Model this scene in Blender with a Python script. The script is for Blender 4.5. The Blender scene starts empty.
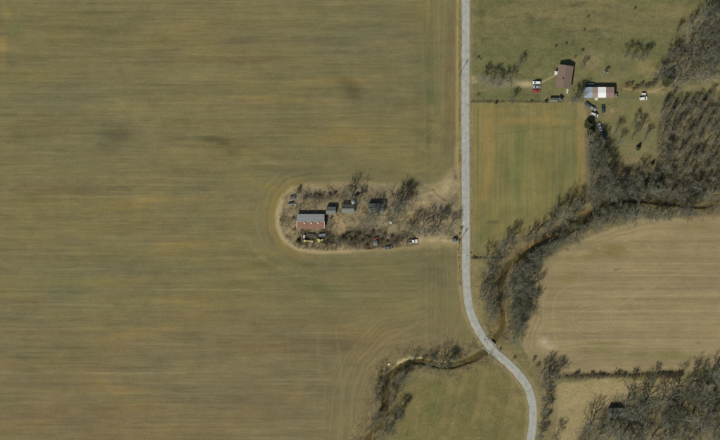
import bpy, bmesh, math, random
import numpy as np
from mathutils import Vector, Matrix

# ------------------------------------------------------------------ camera, sky, sun, exposure
scene = bpy.context.scene
col = scene.collection
S = 0.6                                   # metres per unit of the ground plan (plan: 720 x 440 units, y runs south)
CAM_H = 1500.0

def G(x, y):                              # ground plan -> metres
    return (x - 360.0) * S, (220.0 - y) * S

cam_d = bpy.data.cameras.new("camera")
cam_d.sensor_width = 36.0
cam_d.lens = 36.0 * CAM_H / (720 * S)
cam_d.clip_start = 1.0
cam_d.clip_end = 30000.0
cam = bpy.data.objects.new("camera", cam_d)
col.objects.link(cam)
cam.location = (0, 0, CAM_H)
cam.rotation_euler = (0, 0, 0)
scene.camera = cam

SUN_AZ, SUN_EL = 209.0, 41.0              # compass bearing (clockwise from north = +Y) and height
world = bpy.data.worlds.new("World")
scene.world = world
world.use_nodes = True
wn = world.node_tree.nodes
wl = world.node_tree.links
sky = wn.new("ShaderNodeTexSky")
sky.sky_type = 'NISHITA'
sky.sun_disc = False
sky.sun_elevation = math.radians(SUN_EL)
sky.sun_rotation = math.radians(SUN_AZ)
bgn = wn["Background"]
wl.new(sky.outputs[0], bgn.inputs[0])
bgn.inputs[1].default_value = 0.058
sun_d = bpy.data.lights.new("sun", 'SUN')
sun_d.energy = 4.1
sun_d.angle = math.radians(0.5)
sun_d.color = (1.0, 0.965, 0.86)
sun = bpy.data.objects.new("sun", sun_d)
col.objects.link(sun)
az, el = math.radians(SUN_AZ), math.radians(SUN_EL)
sdir = Vector((math.sin(az) * math.cos(el), math.cos(az) * math.cos(el), math.sin(el)))
sun.rotation_euler = sdir.to_track_quat('Z', 'Y').to_euler()
sun.location = (0, -200, 300)
scene.view_settings.view_transform = 'Standard'
scene.view_settings.look = 'None'
scene.view_settings.gamma = 1.0
scene.view_settings.use_curve_mapping = False
scene.view_settings.exposure = 0.0
GAIN = 0.95                               # sunlit flat ground: picture value / base colour

rng = np.random.default_rng(7)
R = random.Random(11)

# ------------------------------------------------------------------ helpers
def lin(c):
    c = np.asarray(c, float) / 255.0
    return np.where(c <= 0.04045, c / 12.92, ((c + 0.055) / 1.055) ** 2.4)

def base(c):
    return tuple(float(v) for v in np.clip(lin(c) / GAIN, 0.004, 0.85))

def link(o, parent=None):
    col.objects.link(o)
    if parent is not None:
        o.parent = parent
    return o

def tag(o, label=None, cat=None, group=None, kind=None):
    if label: o["label"] = label
    if cat: o["category"] = cat
    if group: o["group"] = group
    if kind: o["kind"] = kind
    return o

def thing(name, label, cat, loc=(0, 0, 0), rz=0.0, group=None):
    o = link(bpy.data.objects.new(name, None))
    o.empty_display_size = 0.3
    o.location = loc
    o.rotation_euler = (0, 0, rz)
    return tag(o, label, cat, group)

def obj(name, me, parent=None, loc=None, rot=None):
    o = link(bpy.data.objects.new(name, me), parent)
    if loc is not None: o.location = loc
    if rot is not None: o.rotation_euler = rot
    return o

def copy_tree(o, parent=None):
    c = o.copy()
    col.objects.link(c)
    c.parent = parent
    for ch in list(o.children):
        copy_tree(ch, c)
    return c

def mesh_np(name, V, F, mat=None, smooth=False):
    """V (n,3), F (m,k) with equal k"""
    V = np.asarray(V, np.float32); F = np.asarray(F, np.int32)
    me = bpy.data.meshes.new(name)
    n, (m, k) = len(V), F.shape
    me.vertices.add(n); me.vertices.foreach_set("co", V.ravel())
    me.loops.add(m * k); me.loops.foreach_set("vertex_index", F.ravel())
    me.polygons.add(m)
    me.polygons.foreach_set("loop_start", np.arange(0, m * k, k, dtype=np.int32))
    me.polygons.foreach_set("loop_total", np.full(m, k, np.int32))
    me.polygons.foreach_set("use_smooth", np.full(m, smooth, bool))
    me.update(calc_edges=True)
    if mat: me.materials.append(mat)
    return me

class MB:
    """collects shapes of one part"""
    def __init__(s): s.v = []; s.f = []
    def add(s, v, f):
        b = len(s.v); s.v += [tuple(p) for p in v]; s.f += [tuple(i + b for i in q) for q in f]; return s
    def box(s, c, d, rz=0.0, taper=1.0):
        x, y, z = d[0] / 2, d[1] / 2, d[2] / 2
        v = []
        for zz, t in ((-z, 1.0), (z, taper)):
            for sx, sy in ((-1, -1), (1, -1), (1, 1), (-1, 1)):
                px, py = sx * x * t, sy * y * t
                v.append((c[0] + px * math.cos(rz) - py * math.sin(rz), c[1] + px * math.sin(rz) + py * math.cos(rz), c[2] + zz))
        return s.add(v, [(3, 2, 1, 0), (4, 5, 6, 7), (0, 1, 5, 4), (1, 2, 6, 5), (2, 3, 7, 6), (3, 0, 4, 7)])
    def prism(s, prof, y0, y1, axis='y'):
        """profile in (x,z) pulled along y (or in (y,z) pulled along x)"""
        n = len(prof)
        if axis == 'y':
            v = [(p[0], y0, p[1]) for p in prof] + [(p[0], y1, p[1]) for p in prof]
        else:
            v = [(y0, p[0], p[1]) for p in prof] + [(y1, p[0], p[1]) for p in prof]
        f = [tuple(range(n)), tuple(range(2 * n - 1, n - 1, -1))]
        f += [(i, i + n, (i + 1) % n + n, (i + 1) % n) for i in range(n)]
        return s.add(v, f)
    def cyl(s, a, b, r0, r1=None, n=12):
        a, b = Vector(a), Vector(b)
        r1 = r0 if r1 is None else r1
        d = (b - a).normalized()
        u = d.orthogonal().normalized(); w = d.cross(u)
        v = []
        for p, r in ((a, r0), (b, r1)):
            for i in range(n):
                t = 2 * math.pi * i / n
                v.append(p + (u * math.cos(t) + w * math.sin(t)) * r)
        f = [tuple(range(n - 1, -1, -1)), tuple(range(n, 2 * n))]
        f += [(i, (i + 1) % n, (i + 1) % n + n, i + n) for i in range(n)]
        return s.add(v, f)
    def mesh(s, name, mat, bevel=0.0, smooth=False):
        bm = bmesh.new()
        vs = [bm.verts.new(p) for p in s.v]
        for q in s.f:
            try: bm.faces.new([vs[i] for i in q])
            except ValueError: pass
        bmesh.ops.recalc_face_normals(bm, faces=bm.faces)
        if bevel:
            bmesh.ops.bevel(bm, geom=list(bm.edges), offset=bevel, segments=2, affect='EDGES', clamp_overlap=True)
        me = bpy.data.meshes.new(name)
        bm.to_mesh(me); bm.free()
        if smooth: me.polygons.foreach_set("use_smooth", [True] * len(me.polygons))
        me.materials.append(mat)
        return me
    def build(s, name, mat, parent=None, bevel=0.0, smooth=False, loc=None, rot=None):
        return obj(name, s.mesh(name, mat, bevel, smooth), parent, loc, rot)

# ------------------------------------------------------------------ materials
MATS = {}
def new_mat(name):
    m = bpy.data.materials.new(name); m.use_nodes = True
    nt = m.node_tree
    return m, nt, nt.nodes, nt.links, nt.nodes["Principled BSDF"]

def mat(name, color, rough=0.6, metal=0.0, var=0.12, scale=3.0, dirt=None, dirt_amt=0.3, dirt_scale=1.2, bump=0.0, stretch=None, rand=0.0, spec=0.35):
    """procedural paint / wood / metal: base colour with mottling, optional dirt or rust in patches"""
    if name in MATS: return MATS[name]
    m, nt, N, L, P = new_mat(name)
    tc = N.new("ShaderNodeTexCoord"); mp = N.new("ShaderNodeMapping")
    L.new(tc.outputs["Object"], mp.inputs[0])
    if stretch: mp.inputs["Scale"].default_value = stretch
    n1 = N.new("ShaderNodeTexNoise"); n1.inputs["Scale"].default_value = scale; n1.inputs["Detail"].default_value = 5
    L.new(mp.outputs[0], n1.inputs[0])
    cr = N.new("ShaderNodeValToRGB")
    c = np.array(color)
    cr.color_ramp.elements[0].position = 0.3; cr.color_ramp.elements[1].position = 0.7
    cr.color_ramp.elements[0].color = (*np.clip(c * (1 - var), 0, 1), 1); cr.color_ramp.elements[1].color = (*np.clip(c * (1 + var), 0, 1), 1)
    L.new(n1.outputs[0], cr.inputs[0])
    out = cr.outputs[0]
    if dirt is not None:
        n2 = N.new("ShaderNodeTexNoise"); n2.inputs["Scale"].default_value = dirt_scale; n2.inputs["Detail"].default_value = 8; n2.inputs["Roughness"].default_value = 0.65
        L.new(mp.outputs[0], n2.inputs[0])
        r2 = N.new("ShaderNodeValToRGB"); r2.color_ramp.elements[0].position = 0.62 - dirt_amt * 0.5; r2.color_ramp.elements[1].position = 0.78 - dirt_amt * 0.3
        L.new(n2.outputs[0], r2.inputs[0])
        mx = N.new("ShaderNodeMixRGB"); L.new(r2.outputs[0], mx.inputs[0]); L.new(out, mx.inputs[1]); mx.inputs[2].default_value = (*dirt, 1)
        out = mx.outputs[0]
    if rand:
        oi = N.new("ShaderNodeObjectInfo"); hs = N.new("ShaderNodeMapRange")
        hs.inputs[3].default_value = 1 - rand; hs.inputs[4].default_value = 1 + rand
        L.new(oi.outputs["Random"], hs.inputs[0])
        hv = N.new("ShaderNodeHueSaturation"); L.new(hs.outputs[0], hv.inputs["Value"]); L.new(out, hv.inputs["Color"])
        out = hv.outputs[0]
    L.new(out, P.inputs["Base Color"])
    P.inputs["Roughness"].default_value = rough; P.inputs["Metallic"].default_value = metal
    P.inputs["Specular IOR Level"].default_value = spec
    if bump:
        b = N.new("ShaderNodeBump"); b.inputs["Strength"].default_value = bump; b.inputs["Distance"].default_value = 0.05
        L.new(n1.outputs[0], b.inputs["Height"]); L.new(b.outputs[0], P.inputs["Normal"])
    MATS[name] = m
    return m

def ground_mat(name, fine=0.22, fine_scale=1.1, mid=0.16, mid_scale=0.16, stretch=(1, 1, 1), bump=0.35, rows_=False, grain=.10):
    """ground cover: colour from the survey attribute 'cover', broken up by stubble, tufts and crumbs"""
    m, nt, N, L, P = new_mat(name)
    at = N.new("ShaderNodeAttribute"); at.attribute_name = "cover"
    ge = N.new("ShaderNodeNewGeometry"); mp = N.new("ShaderNodeMapping"); mp.inputs["Scale"].default_value = stretch
    ra = N.new("ShaderNodeAttribute"); ra.attribute_name = "rowdir"
    L.new(ra.outputs["Vector"] if rows_ else ge.outputs["Position"], mp.inputs[0])
    gr = N.new("ShaderNodeTexNoise"); gr.inputs["Scale"].default_value = 1.3; gr.inputs["Detail"].default_value = 5; gr.inputs["Roughness"].default_value = .8; L.new(ge.outputs["Position"], gr.inputs[0])
    mg = N.new("ShaderNodeMapRange"); mg.inputs[1].default_value = .25; mg.inputs[2].default_value = .75; mg.inputs[3].default_value = 1 - grain; mg.inputs[4].default_value = 1 + grain; L.new(gr.outputs[0], mg.inputs[0])
    a = N.new("ShaderNodeTexNoise"); a.inputs["Scale"].default_value = fine_scale; a.inputs["Detail"].default_value = 6; a.inputs["Roughness"].default_value = 0.7
    b = N.new("ShaderNodeTexNoise"); b.inputs["Scale"].default_value = mid_scale; b.inputs["Detail"].default_value = 4
    L.new(mp.outputs[0], a.inputs[0]); L.new(ge.outputs["Position"], b.inputs[0])
    ma = N.new("ShaderNodeMapRange"); ma.inputs[1].default_value = 0.25; ma.inputs[2].default_value = 0.75; ma.inputs[3].default_value = 1 - fine; ma.inputs[4].default_value = 1 + fine
    mb = N.new("ShaderNodeMapRange"); mb.inputs[1].default_value = 0.25; mb.inputs[2].default_value = 0.75; mb.inputs[3].default_value = 1 - mid; mb.inputs[4].default_value = 1 + mid
    L.new(a.outputs[0], ma.inputs[0]); L.new(b.outputs[0], mb.inputs[0])
    mu = N.new("ShaderNodeMath"); mu.operation = 'MULTIPLY'; L.new(ma.outputs[0], mu.inputs[0]); L.new(mb.outputs[0], mu.inputs[1])
    m3 = N.new("ShaderNodeMath"); m3.operation = 'MULTIPLY'; L.new(mu.outputs[0], m3.inputs[0]); L.new(mg.outputs[0], m3.inputs[1])
    hv = N.new("ShaderNodeHueSaturation"); L.new(at.outputs["Color"], hv.inputs["Color"]); L.new(m3.outputs[0], hv.inputs["Value"])
    L.new(hv.outputs[0], P.inputs["Base Color"])
    P.inputs["Roughness"].default_value = 0.95; P.inputs["Specular IOR Level"].default_value = 0.05
    bp = N.new("ShaderNodeBump"); bp.inputs["Strength"].default_value = bump; bp.inputs["Distance"].default_value = 0.12
    L.new(a.outputs[0], bp.inputs["Height"]); L.new(bp.outputs[0], P.inputs["Normal"])
    return m

# ------------------------------------------------------------------ plan geometry
def spline(pts, step=2.0):
    P = [np.array(p, float) for p in pts]
    P = [2 * P[0] - P[1]] + P + [2 * P[-1] - P[-2]]
    out = []
    for i in range(1, len(P) - 2):
        a, b, c, d = P[i - 1:i + 3]
        n = max(2, int(np.linalg.norm(c - b) / step))
        for t in np.arange(n) / n:
            out.append(0.5 * (2 * b + (c - a) * t + (2 * a - 5 * b + 4 * c - d) * t * t + (3 * b - a - 3 * c + d) * t ** 3))
    out.append(P[-2])
    return np.array(out)

ROAD = spline([(465.6, -62), (466, 25), (465.7, 110), (466, 200), (466.3, 245), (466.3, 275), (467.5, 295), (470.2, 310), (476, 325), (484, 338.5), (493.5, 350.5),
               (505.6, 361), (516, 371), (524, 381), (529.5, 391), (532.8, 405), (533, 422), (530.5, 440), (524, 462), (512, 502)], 3)
CREEK_PTS = [(782, 190), (740, 190), (720, 198), (708, 205.5), (690, 206), (668, 203), (640, 201), (614, 201.5), (600, 208), (588, 219), (566, 233), (542, 243), (523, 254), (509, 266),
             (501, 284), (501, 302), (504, 317), (499, 331), (490, 346), (478, 355.5), (465, 361.5), (454, 365), (440, 365), (424, 361.5), (412, 361.5), (399, 368),
             (389.5, 376), (386.5, 391), (385.5, 407), (382, 421), (374.5, 429), (368, 440), (360, 465), (352, 502)]
CREEK = spline(CREEK_PTS, 3)
ISL = [(459, 146), (455, 168), (444, 183), (415, 191), (385, 186), (350, 184.5), (310, 186), (293, 189), (283, 199), (279, 213), (279, 228), (286, 241), (298, 248.5), (320, 251), (360, 250), (400, 247.5), (430, 244.5), (459, 243)]
WOOD_NE = [(657, 76), (668, 54), (684, 36), (692, 20), (712, 6), (782, -20), (782, 84), (725, 82), (690, 80), (672, 88), (660, 86)]
WOOD_E = [(663, 100), (690, 96), (725, 94), (782, 93), (782, 184), (725, 190), (705, 197), (660, 194), (646, 186), (656, 165), (657, 130)]
WOOD_SE = [(560, 502), (570, 450), (584, 428), (598, 414), (614, 402), (640, 400), (668, 396), (680, 384), (690, 377), (725, 372), (782, 370), (782, 502)]
SQUARE = [(471, 102.5), (583, 103), (586, 120), (588, 150), (590, 178), (588, 196), (560, 214), (535, 226), (505, 238), (485, 244), (473, 252)]
EASTF = [(782, 206), (720, 213), (690, 215), (640, 219), (605, 228), (580, 238), (556, 250), (540, 264), (531, 285), (529, 315), (522, 345), (530, 360), (552, 373), (570, 376), (620, 374), (680, 371), (720, 369), (782, 366)]
SEF = [(556, 384), (590, 379), (640, 379), (676, 378), (684, 386), (668, 396), (640, 400), (614, 402), (598, 414), (584, 428), (570, 450), (556, 440), (551, 410)]
MEADOW = [(392, 378), (412, 372), (440, 371), (462, 367), (482, 360), (498, 365), (512, 378), (521, 392), (525, 408), (525, 425), (520, 445), (503, 502), (372, 502), (390, 430), (396, 405)]
YARD = [(543, 60), (600, 50), (650, 60), (658, 76), (663, 98), (657, 130), (655, 165), (640, 178), (606, 172), (600, 150), (585, 118), (583, 103), (540, 101)]

# survey grid
GX0, GX1, GY0, GY1 = -60, 780, -60, 500
nx, ny = GX1 - GX0 + 1, GY1 - GY0 + 1
gx, gy = np.meshgrid(np.arange(GX0, GX1 + 1, dtype=np.float32), np.arange(GY0, GY1 + 1, dtype=np.float32))
X, Y = gx.ravel(), gy.ravel()

TAB = rng.random((512, 512)).astype(np.float32)
def vn(x, y, seed=0):
    x = x + seed * 17.13; y = y + seed * 31.7
    xi = np.floor(x); yi = np.floor(y)
    fx = x - xi; fy = y - yi
    fx = fx * fx * (3 - 2 * fx); fy = fy * fy * (3 - 2 * fy)
    xi = xi.astype(int) % 512; yi = yi.astype(int) % 512
    x1 = (xi + 1) % 512; y1 = (yi + 1) % 512
    return (TAB[yi, xi] * (1 - fx) + TAB[yi, x1] * fx) * (1 - fy) + (TAB[y1, xi] * (1 - fx) + TAB[y1, x1] * fx) * fy
def fb(x, y, sx, sy, seed=0, o=4):                                     # about -1..1
    t = 0; a = 1; w = 0
    for i in range(o):
        t = t + a * (vn(x / sx * 2 ** i, y / sy * 2 ** i, seed + i * 3) * 2 - 1); w += a; a *= 0.55
    return t / w * 1.7
def sm(a, b, x):
    t = np.clip((x - a) / (b - a), 0, 1); return t * t * (3 - 2 * t)
def seg_dist(px, py, pts, closed=False):
    d = np.full(px.shape, 1e9, np.float32)
    q = list(pts) + ([pts[0]] if closed else [])
    for (ax, ay), (bx, by) in zip(q[:-1], q[1:]):
        dx, dy = bx - ax, by - ay; l2 = dx * dx + dy * dy + 1e-9
        t = np.clip(((px - ax) * dx + (py - ay) * dy) / l2, 0, 1)
        d = np.minimum(d, (px - ax - t * dx) ** 2 + (py - ay - t * dy) ** 2)
    return np.sqrt(d)
def inside(px, py, pts):
    c = np.zeros(px.shape, bool); n = len(pts)
    for i in range(n):
        ax, ay = pts[i]; bx, by = pts[(i + 1) % n]
        if ay == by: continue
        c ^= ((ay > py) != (by > py)) & (px < (bx - ax) * (py - ay) / (by - ay) + ax)
    return c
def sdp(px, py, pts):
    return np.where(inside(px, py, pts), 1, -1) * seg_dist(px, py, pts, True)

wx = fb(X, Y, 14, 14, 40) * 2.2; wy = fb(X, Y, 14, 14, 50) * 2.2        # ragged edges
Xw, Yw = X + wx, Y + wy
d_road = seg_dist(X, Y, ROAD[::2]); d_creek = seg_dist(X + wx * .4, Y + wy * .4, CREEK[::2])
SD = {k: sdp(Xw, Yw, v) for k, v in dict(isl=ISL, ne=WOOD_NE, e=WOOD_E, se=WOOD_SE, sq=SQUARE, ef=EASTF, sef=SEF, md=MEADOW, yd=YARD).items()}
sd_isl0 = sdp(X, Y, ISL)

# ------------------------------------------------------------------ ground cover colours (as the soil, stubble and grass are)
C = np.zeros((X.size, 3), np.float32)
def over(a, c, sel=None):
    global C
    a = np.clip(a, 0, 1)[:, None].astype(np.float32)
    C = C * (1 - a) + np.asarray(c, np.float32) * a
def shift(a, d):
    global C
    C = C + a[:, None].astype(np.float32) * np.asarray(d, np.float32)
def ell(cx, cy, rx, ry, ang=0.0, ragged=0.5):
    ca, sa = math.cos(math.radians(ang)), math.sin(math.radians(ang))
    u = ((X - cx) * ca + (Y - cy) * sa) / rx; v = (-(X - cx) * sa + (Y - cy) * ca) / ry
    r = np.sqrt(u * u + v * v)
    return np.clip(1.15 - r + ragged * NZ, 0, 1) ** 1.3
NZ = fb(X, Y, 22, 7, 3, 5)
NZ2 = fb(X, Y, 9, 9, 5)
def stroke(pts, w, soft=None, rag=0.0):
    soft = soft or w
    p = np.array(pts); pad = w + soft + 8
    sel = (X > p[:, 0].min() - pad) & (X < p[:, 0].max() + pad) & (Y > p[:, 1].min() - pad) & (Y < p[:, 1].max() + pad)
    a = np.zeros(X.shape, np.float32)
    if sel.any():
        d = seg_dist(X[sel], Y[sel], [tuple(q) for q in p]) + rag * NZ2[sel]
        a[sel] = 1 - sm(w / 2 - soft / 2, w / 2 + soft / 2, d)
    return a

# -- the large west field
over(np.ones(X.size), (118, 109, 75))
west = sm(-3, 3, 461 - Xw) * sm(0, 4, np.where(Y > 352, 394 - X + (Y < 374) * 90, 400))
strk = fb(X, Y, 38, 1.5, 8, 3) * .7 + fb(X, Y, 150, 1.4, 7, 2) * .5; strk2 = fb(X, Y, 70, 5, 9, 4); pat = fb(X, Y, 120, 40, 10, 4); pat2 = fb(X, Y, 45, 16, 12, 5)
head = sm(46, 34, 461 - X) * sm(0, 4, 461 - X)                          # headland along the road: worked north-south
head_i = sm(34, 18, -sd_isl0) * (sd_isl0 < 0) * (X < 460)               # and round the farmyard
d_lane = seg_dist(X, Y, [(461, 300), (455, 335), (425, 345), (395, 350), (375, 372), (366, 400), (362, 440)])
head_c = sm(48, 30, d_lane) * (Y > 285) * (X < 461)
rowsv = fb(X, Y, 1.8, 70, 14, 3); rowsi = fb(sd_isl0, X * 0.3 + Y * 0.3, 2.0, 40, 15, 3); rowsc = fb(d_lane, X * .5, 2.2, 50, 16, 3)
hz = np.clip(head + head_i + head_c, 0, 1)
rows = (strk * 1.3 + strk2 * 0.5) * (1 - hz) + hz * np.where(head_i > np.maximum(head, head_c), rowsi, np.where(head_c > head, rowsc, rowsv))
shift(rows, (5.2, 4.8, 3.6)); shift(np.clip(pat, -1, 1), (2, 0, -1)); shift(west * sm(290, 350, Y), (3, 0, 2)); shift(west, (-1, -1, 1)); shift(np.clip(pat2, 0, 1), (5, 2.5, -2)); shift(np.clip(-pat2, 0, 1), (-6, -3, -2))
shift(np.clip(fb(X, Y, 45, 2.4, 18, 4) - 0.3, 0, 1) * np.clip(.3 + pat, 0, 1), (9, 5.5, 0))
shift(np.clip(fb(X, Y, 50, 4.5, 19, 4) - 0.3, 0, 1), (-8, -5, -3))
for cx, cy, rx, ry, an, d in [
    (100, 13, 60, 4, 0, (-14, -9, -9)), (85, 28, 65, 5, 0, (-14, -9, -9)), (60, 42, 45, 4, 0, (-12, -5, -7)), (20, 80, 40, 7, 0, (-13, -4, -7)), (14, 28, 14, 14, 0, (-8, 2, -4)),
    (3, 48, 6, 22, 0, (34, 22, 2)), (6, 15, 6, 16, 0, (16, 10, -2)), (165, 40, 10, 5, 0, (-14, -12, -8)), (226, 144, 40, 13, 6, (-28, -20, -17)), (262, 152, 30, 6, 12, (-14, -9, -8)), (115, 137, 22, 18, 0, (-15, -13, -9)),
    (350, 90, 28, 11, 50, (-19, -15, -13)), (60, 190, 70, 9, 0, (-10, -9, -6)), (330, 80, 60, 6, 0, (18, 10, -3)), (300, 100, 50, 6, 0, (14, 8, -4)), (345, 130, 60, 18, 0, (8, 4, -4)),
    (150, 200, 80, 4, 0, (20, 11, -4)), (130, 207, 40, 3, 0, (16, 9, -3)), (120, 252, 90, 5, 0, (14, 8, -3)), (100, 283, 80, 5, 0, (14, 8, -4)), (160, 300, 70, 6, 0, (15, 8, -5)), (190, 245, 50, 4, 0, (16, 9, -3)),
    (130, 332, 75, 14, 0, (13, 7, -4)), (188, 337, 22, 6, 0, (-18, -10, -8)), (60, 356, 65, 8, 0, (-14, -5, -6)), (122, 396, 34, 16, 10, (14, 8, -4)), (310, 345, 75, 14, 0, (-13, -11, -8)),
    (210, 240, 24, 4, 0, (-10, -4, -6)), (240, 283, 24, 5, 0, (-9, -4, -5)), (20, 300, 40, 5, 0, (-10, -8, -5)), (320, 290, 30, 10, 20, (-12, -4, -6)), (260, 262, 30, 8, 35, (-10, -4, -5)),
    (424, 80, 16, 110, 0, (-8, -3, -5)), (448, 90, 8, 130, 0, (-6, -4, -4)), (430, 75, 5, 40, -4, (-9, -3, -4)), (432, 100, 5, 14, -12, (-9, -2, -4)), (425, 140, 14, 20, 0, (-6, -1, -3)), (400, 105, 8, 10, 0, (-8, -3, -4)), (300, 170, 40, 7, 6, (-10, -5, -5)),
    (395, 270, 80, 16, 0, (-6, -2, -4)), (415, 300, 40, 14, -10, (6, 4, 1)), (270, 200, 10, 40, 0, (10, 6, -4)), (250, 180, 40, 6, 20, (12, 7, -3)), (290, 262, 70, 7, 10, (-12, -5, -7)), (200, 262, 60, 5, 10, (9, 5, -3)),
    (40, 130, 50, 14, 0, (-6, -3, -4)), (60, 420, 90, 14, 0, (-4, -4, -3)), (240, 400, 90, 26, 0, (-5, -4, -3)), (440, 285, 10, 30, 0, (-5, -2, -3)), (320, 20, 120, 10, 0, (5, 3, -1)), (300, 40, 110, 5, 0, (-9, -8, -5)), (230, 60, 90, 4, 0, (-9, -8, -5))]:
    shift(ell(cx, cy, rx, ry, an), np.array(d) * (.62 if d[0] > 0 else .95) + (np.zeros(3) if d[0] > 0 else np.array([1.5, -1.5, 0])))
for pts, w, c, a in [([(118, 100), (135, 118), (155, 137)], 3.5, (142, 129, 94), .28), ([(155, 137), (190, 168), (212, 190)], 3, (136, 124, 90), .1), ([(335, 118), (352, 132), (366, 145)], 4, (140, 124, 92), .4),
                     ([(428, 20), (431, 60), (434, 90), (436, 115)], 2.5, (96, 99, 66), .4), ([(424, 138), (432, 130), (441, 138), (436, 152), (424, 150), (420, 142)], 1.2, (140, 124, 84), .6),
                     ([(444, -60), (444, 160)], 1.2, (138, 122, 80), .35), ([(438, -60), (439, 165)], 1.0, (134, 119, 78), .35), ([(415, -60), (416, 170), (405, 182)], 1.5, (104, 98, 64), .4),
                     ([(232, 250), (258, 274), (280, 282), (330, 284)], 4, (106, 102, 66), .5), ([(244, 235), (262, 258), (282, 268)], 2, (152, 132, 84), .45), ([(258, 200), (256, 226), (270, 252), (300, 266)], 1.5, (142, 126, 82), .4),
                     ([(287, 330), (289, 368)], 1.2, (142, 128, 92), .5), ([(316, 325), (319, 372)], 1.2, (142, 128, 92), .55), ([(319, 330), (322, 376)], 1.2, (142, 128, 92), .4), ([(336, 330), (341, 380), (338, 440)], 1.5, (142, 128, 92), .55),
                     ([(341, 440), (344, 385), (356, 362), (385, 343), (405, 330), (420, 322)], 1.6, (148, 132, 92), .55), ([(352, 440), (353, 390), (366, 368), (390, 352)], 1.4, (145, 130, 92), .5), ([(322, 440), (326, 380)], 1.3, (140, 126, 88), .4),
                     ([(362, 303), (395, 302), (420, 296)], 1.6, (100, 92, 64), .4), ([(370, 322), (400, 312), (425, 300), (432, 285)], 1.5, (138, 122, 84), .45), ([(0, 254), (90, 253.5), (150, 254)], 1.0, (146, 134, 100), .4)]:
    over(stroke(spline(pts, 4), w * 1.3, w * 2.2, .9) * a * .75 * west * np.clip(.8 + NZ2 * .5, 0, 1), c)
_r = random.Random(77)
for k in range(46):
    y0_ = _r.uniform(0, 440); x0_ = _r.uniform(-40, 300); x1_ = min(405, x0_ + _r.uniform(60, 260))
    pale = k % 3 != 0
    over(stroke([(x0_, y0_), ((x0_ + x1_) / 2, y0_ + _r.uniform(-.4, .4)), (x1_, y0_ + _r.uniform(-.5, .5))], _r.uniform(.5, 1.1), 1.0, .25) * _r.uniform(.22, .5) * west * (1 - hz) * np.clip(.75 + NZ * .5, 0, 1), (150, 137, 102) if pale else (96, 88, 60))
# -- pale strip of trodden dirt and dead grass round the yard, and the yard
ring = sm(-5.5, -1, sd_isl0 + NZ2 * 1.2) * (X < 460)
over(ring * sm(340, 290, X) * .9, (158, 141, 102)); over(ring * sm(290, 330, X) * .65, (148, 132, 94))
over(sm(-13, -6, sd_isl0) * sm(0, 6, -sd_isl0) * sm(320, 285, X) * .5, (142, 120, 70))
isl = sm(-2, 2.5, SD['isl'])
over(isl, (133, 121, 95))
over(isl * np.clip(fb(X, Y, 12, 9, 60) * .9, 0, 1), (152, 135, 100)); over(isl * np.clip(fb(X, Y, 9, 8, 61) * 1.5 - .2, 0, 1) * .9, (98, 89, 68))
over(isl * np.clip(fb(X, Y, 4, 4, 62) - .2, 0, 1) * .7, (96, 86, 64))
over(ell(343, 225, 12, 16, 0) * .8, (156, 134, 98)); over(ell(338, 215, 6, 8) * .7, (160, 136, 98)); over(ell(415, 212, 16, 10, -30) * .8, (160, 140, 102)); over(ell(440, 190, 20, 10, -25) * .7, (160, 143, 106)); over(ell(436, 240, 34, 5, 0, .2) * .9, (172, 154, 117)); over(ell(446, 186, 14, 16, 20, .3) * .7, (166, 150, 114))
over(stroke([(283, 200), (278.5, 210), (278, 226), (283, 238), (296, 247.5), (318, 251), (350, 250.5)], 4.5, 3.5, .8) * .75, (168, 152, 115))
over(stroke([(462, 238), (430, 240), (405, 243), (380, 247), (345, 250), (318, 250.5), (300, 248)], 4, 4, 1) * .6, (160, 142, 106))
over(ell(372, 240, 46, 8, 0) * .85, (88, 76, 55)); over(ell(350, 238, 12, 9) * .6, (80, 74, 54)); over(ell(312, 238, 22, 7) * .7, (88, 80, 60)); over(ell(302, 196, 18, 6) * .35, (120, 112, 96)); over(ell(368, 222, 14, 9) * .5, (116, 110, 94)); over(ell(425, 232, 26, 4) * .4, (122, 114, 96))
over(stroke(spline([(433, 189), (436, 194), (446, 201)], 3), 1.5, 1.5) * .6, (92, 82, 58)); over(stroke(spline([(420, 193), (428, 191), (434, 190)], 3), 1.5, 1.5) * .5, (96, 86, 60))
# -- east of the road
east = sm(-1, 3, Xw - 470 - sm(290, 400, Y) * 200)
ne_area = sm(-2, 2, X - 468) * sm(2, -2, Y - 103)
over(ne_area, (105, 103, 69))
over(ne_area * sm(62, 5, Y + NZ * 6) * .6, (120, 110, 76)); shift(ne_area * rowsv * .0 + ne_area * fb(X, Y, 60, 5, 70), (5, 4.5, 3))
over(ne_area * np.clip(fb(X, Y, 26, 10, 71), 0, 1) * .75, (93, 96, 61)); over(ne_area * np.clip(fb(X, Y, 9, 4, 72) - .3, 0, 1) * .8, (88, 82, 60))
over(ne_area * np.clip(fb(X, Y, 30, 9, 73) - .3, 0, 1) * .6, (134, 119, 84))
for pts in ([(482, -5), (483, 28), (490, 34), (500, 35)], [(494, 18), (520, 17), (560, 19)], [(480, -20), (480, 30)]): over(stroke(spline(pts, 4), 1.1, 1.4) * .4, (90, 84, 58))
yd = sm(-3, 3, SD['yd'])
over(yd * .8, (109, 106, 72)); over(yd * np.clip(fb(X, Y, 16, 12, 75) + .15, 0, 1) * .75, (131, 117, 85)); over(yd * np.clip(fb(X, Y, 14, 14, 76) - .1, 0, 1) * .7, (104, 104, 66))
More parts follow.
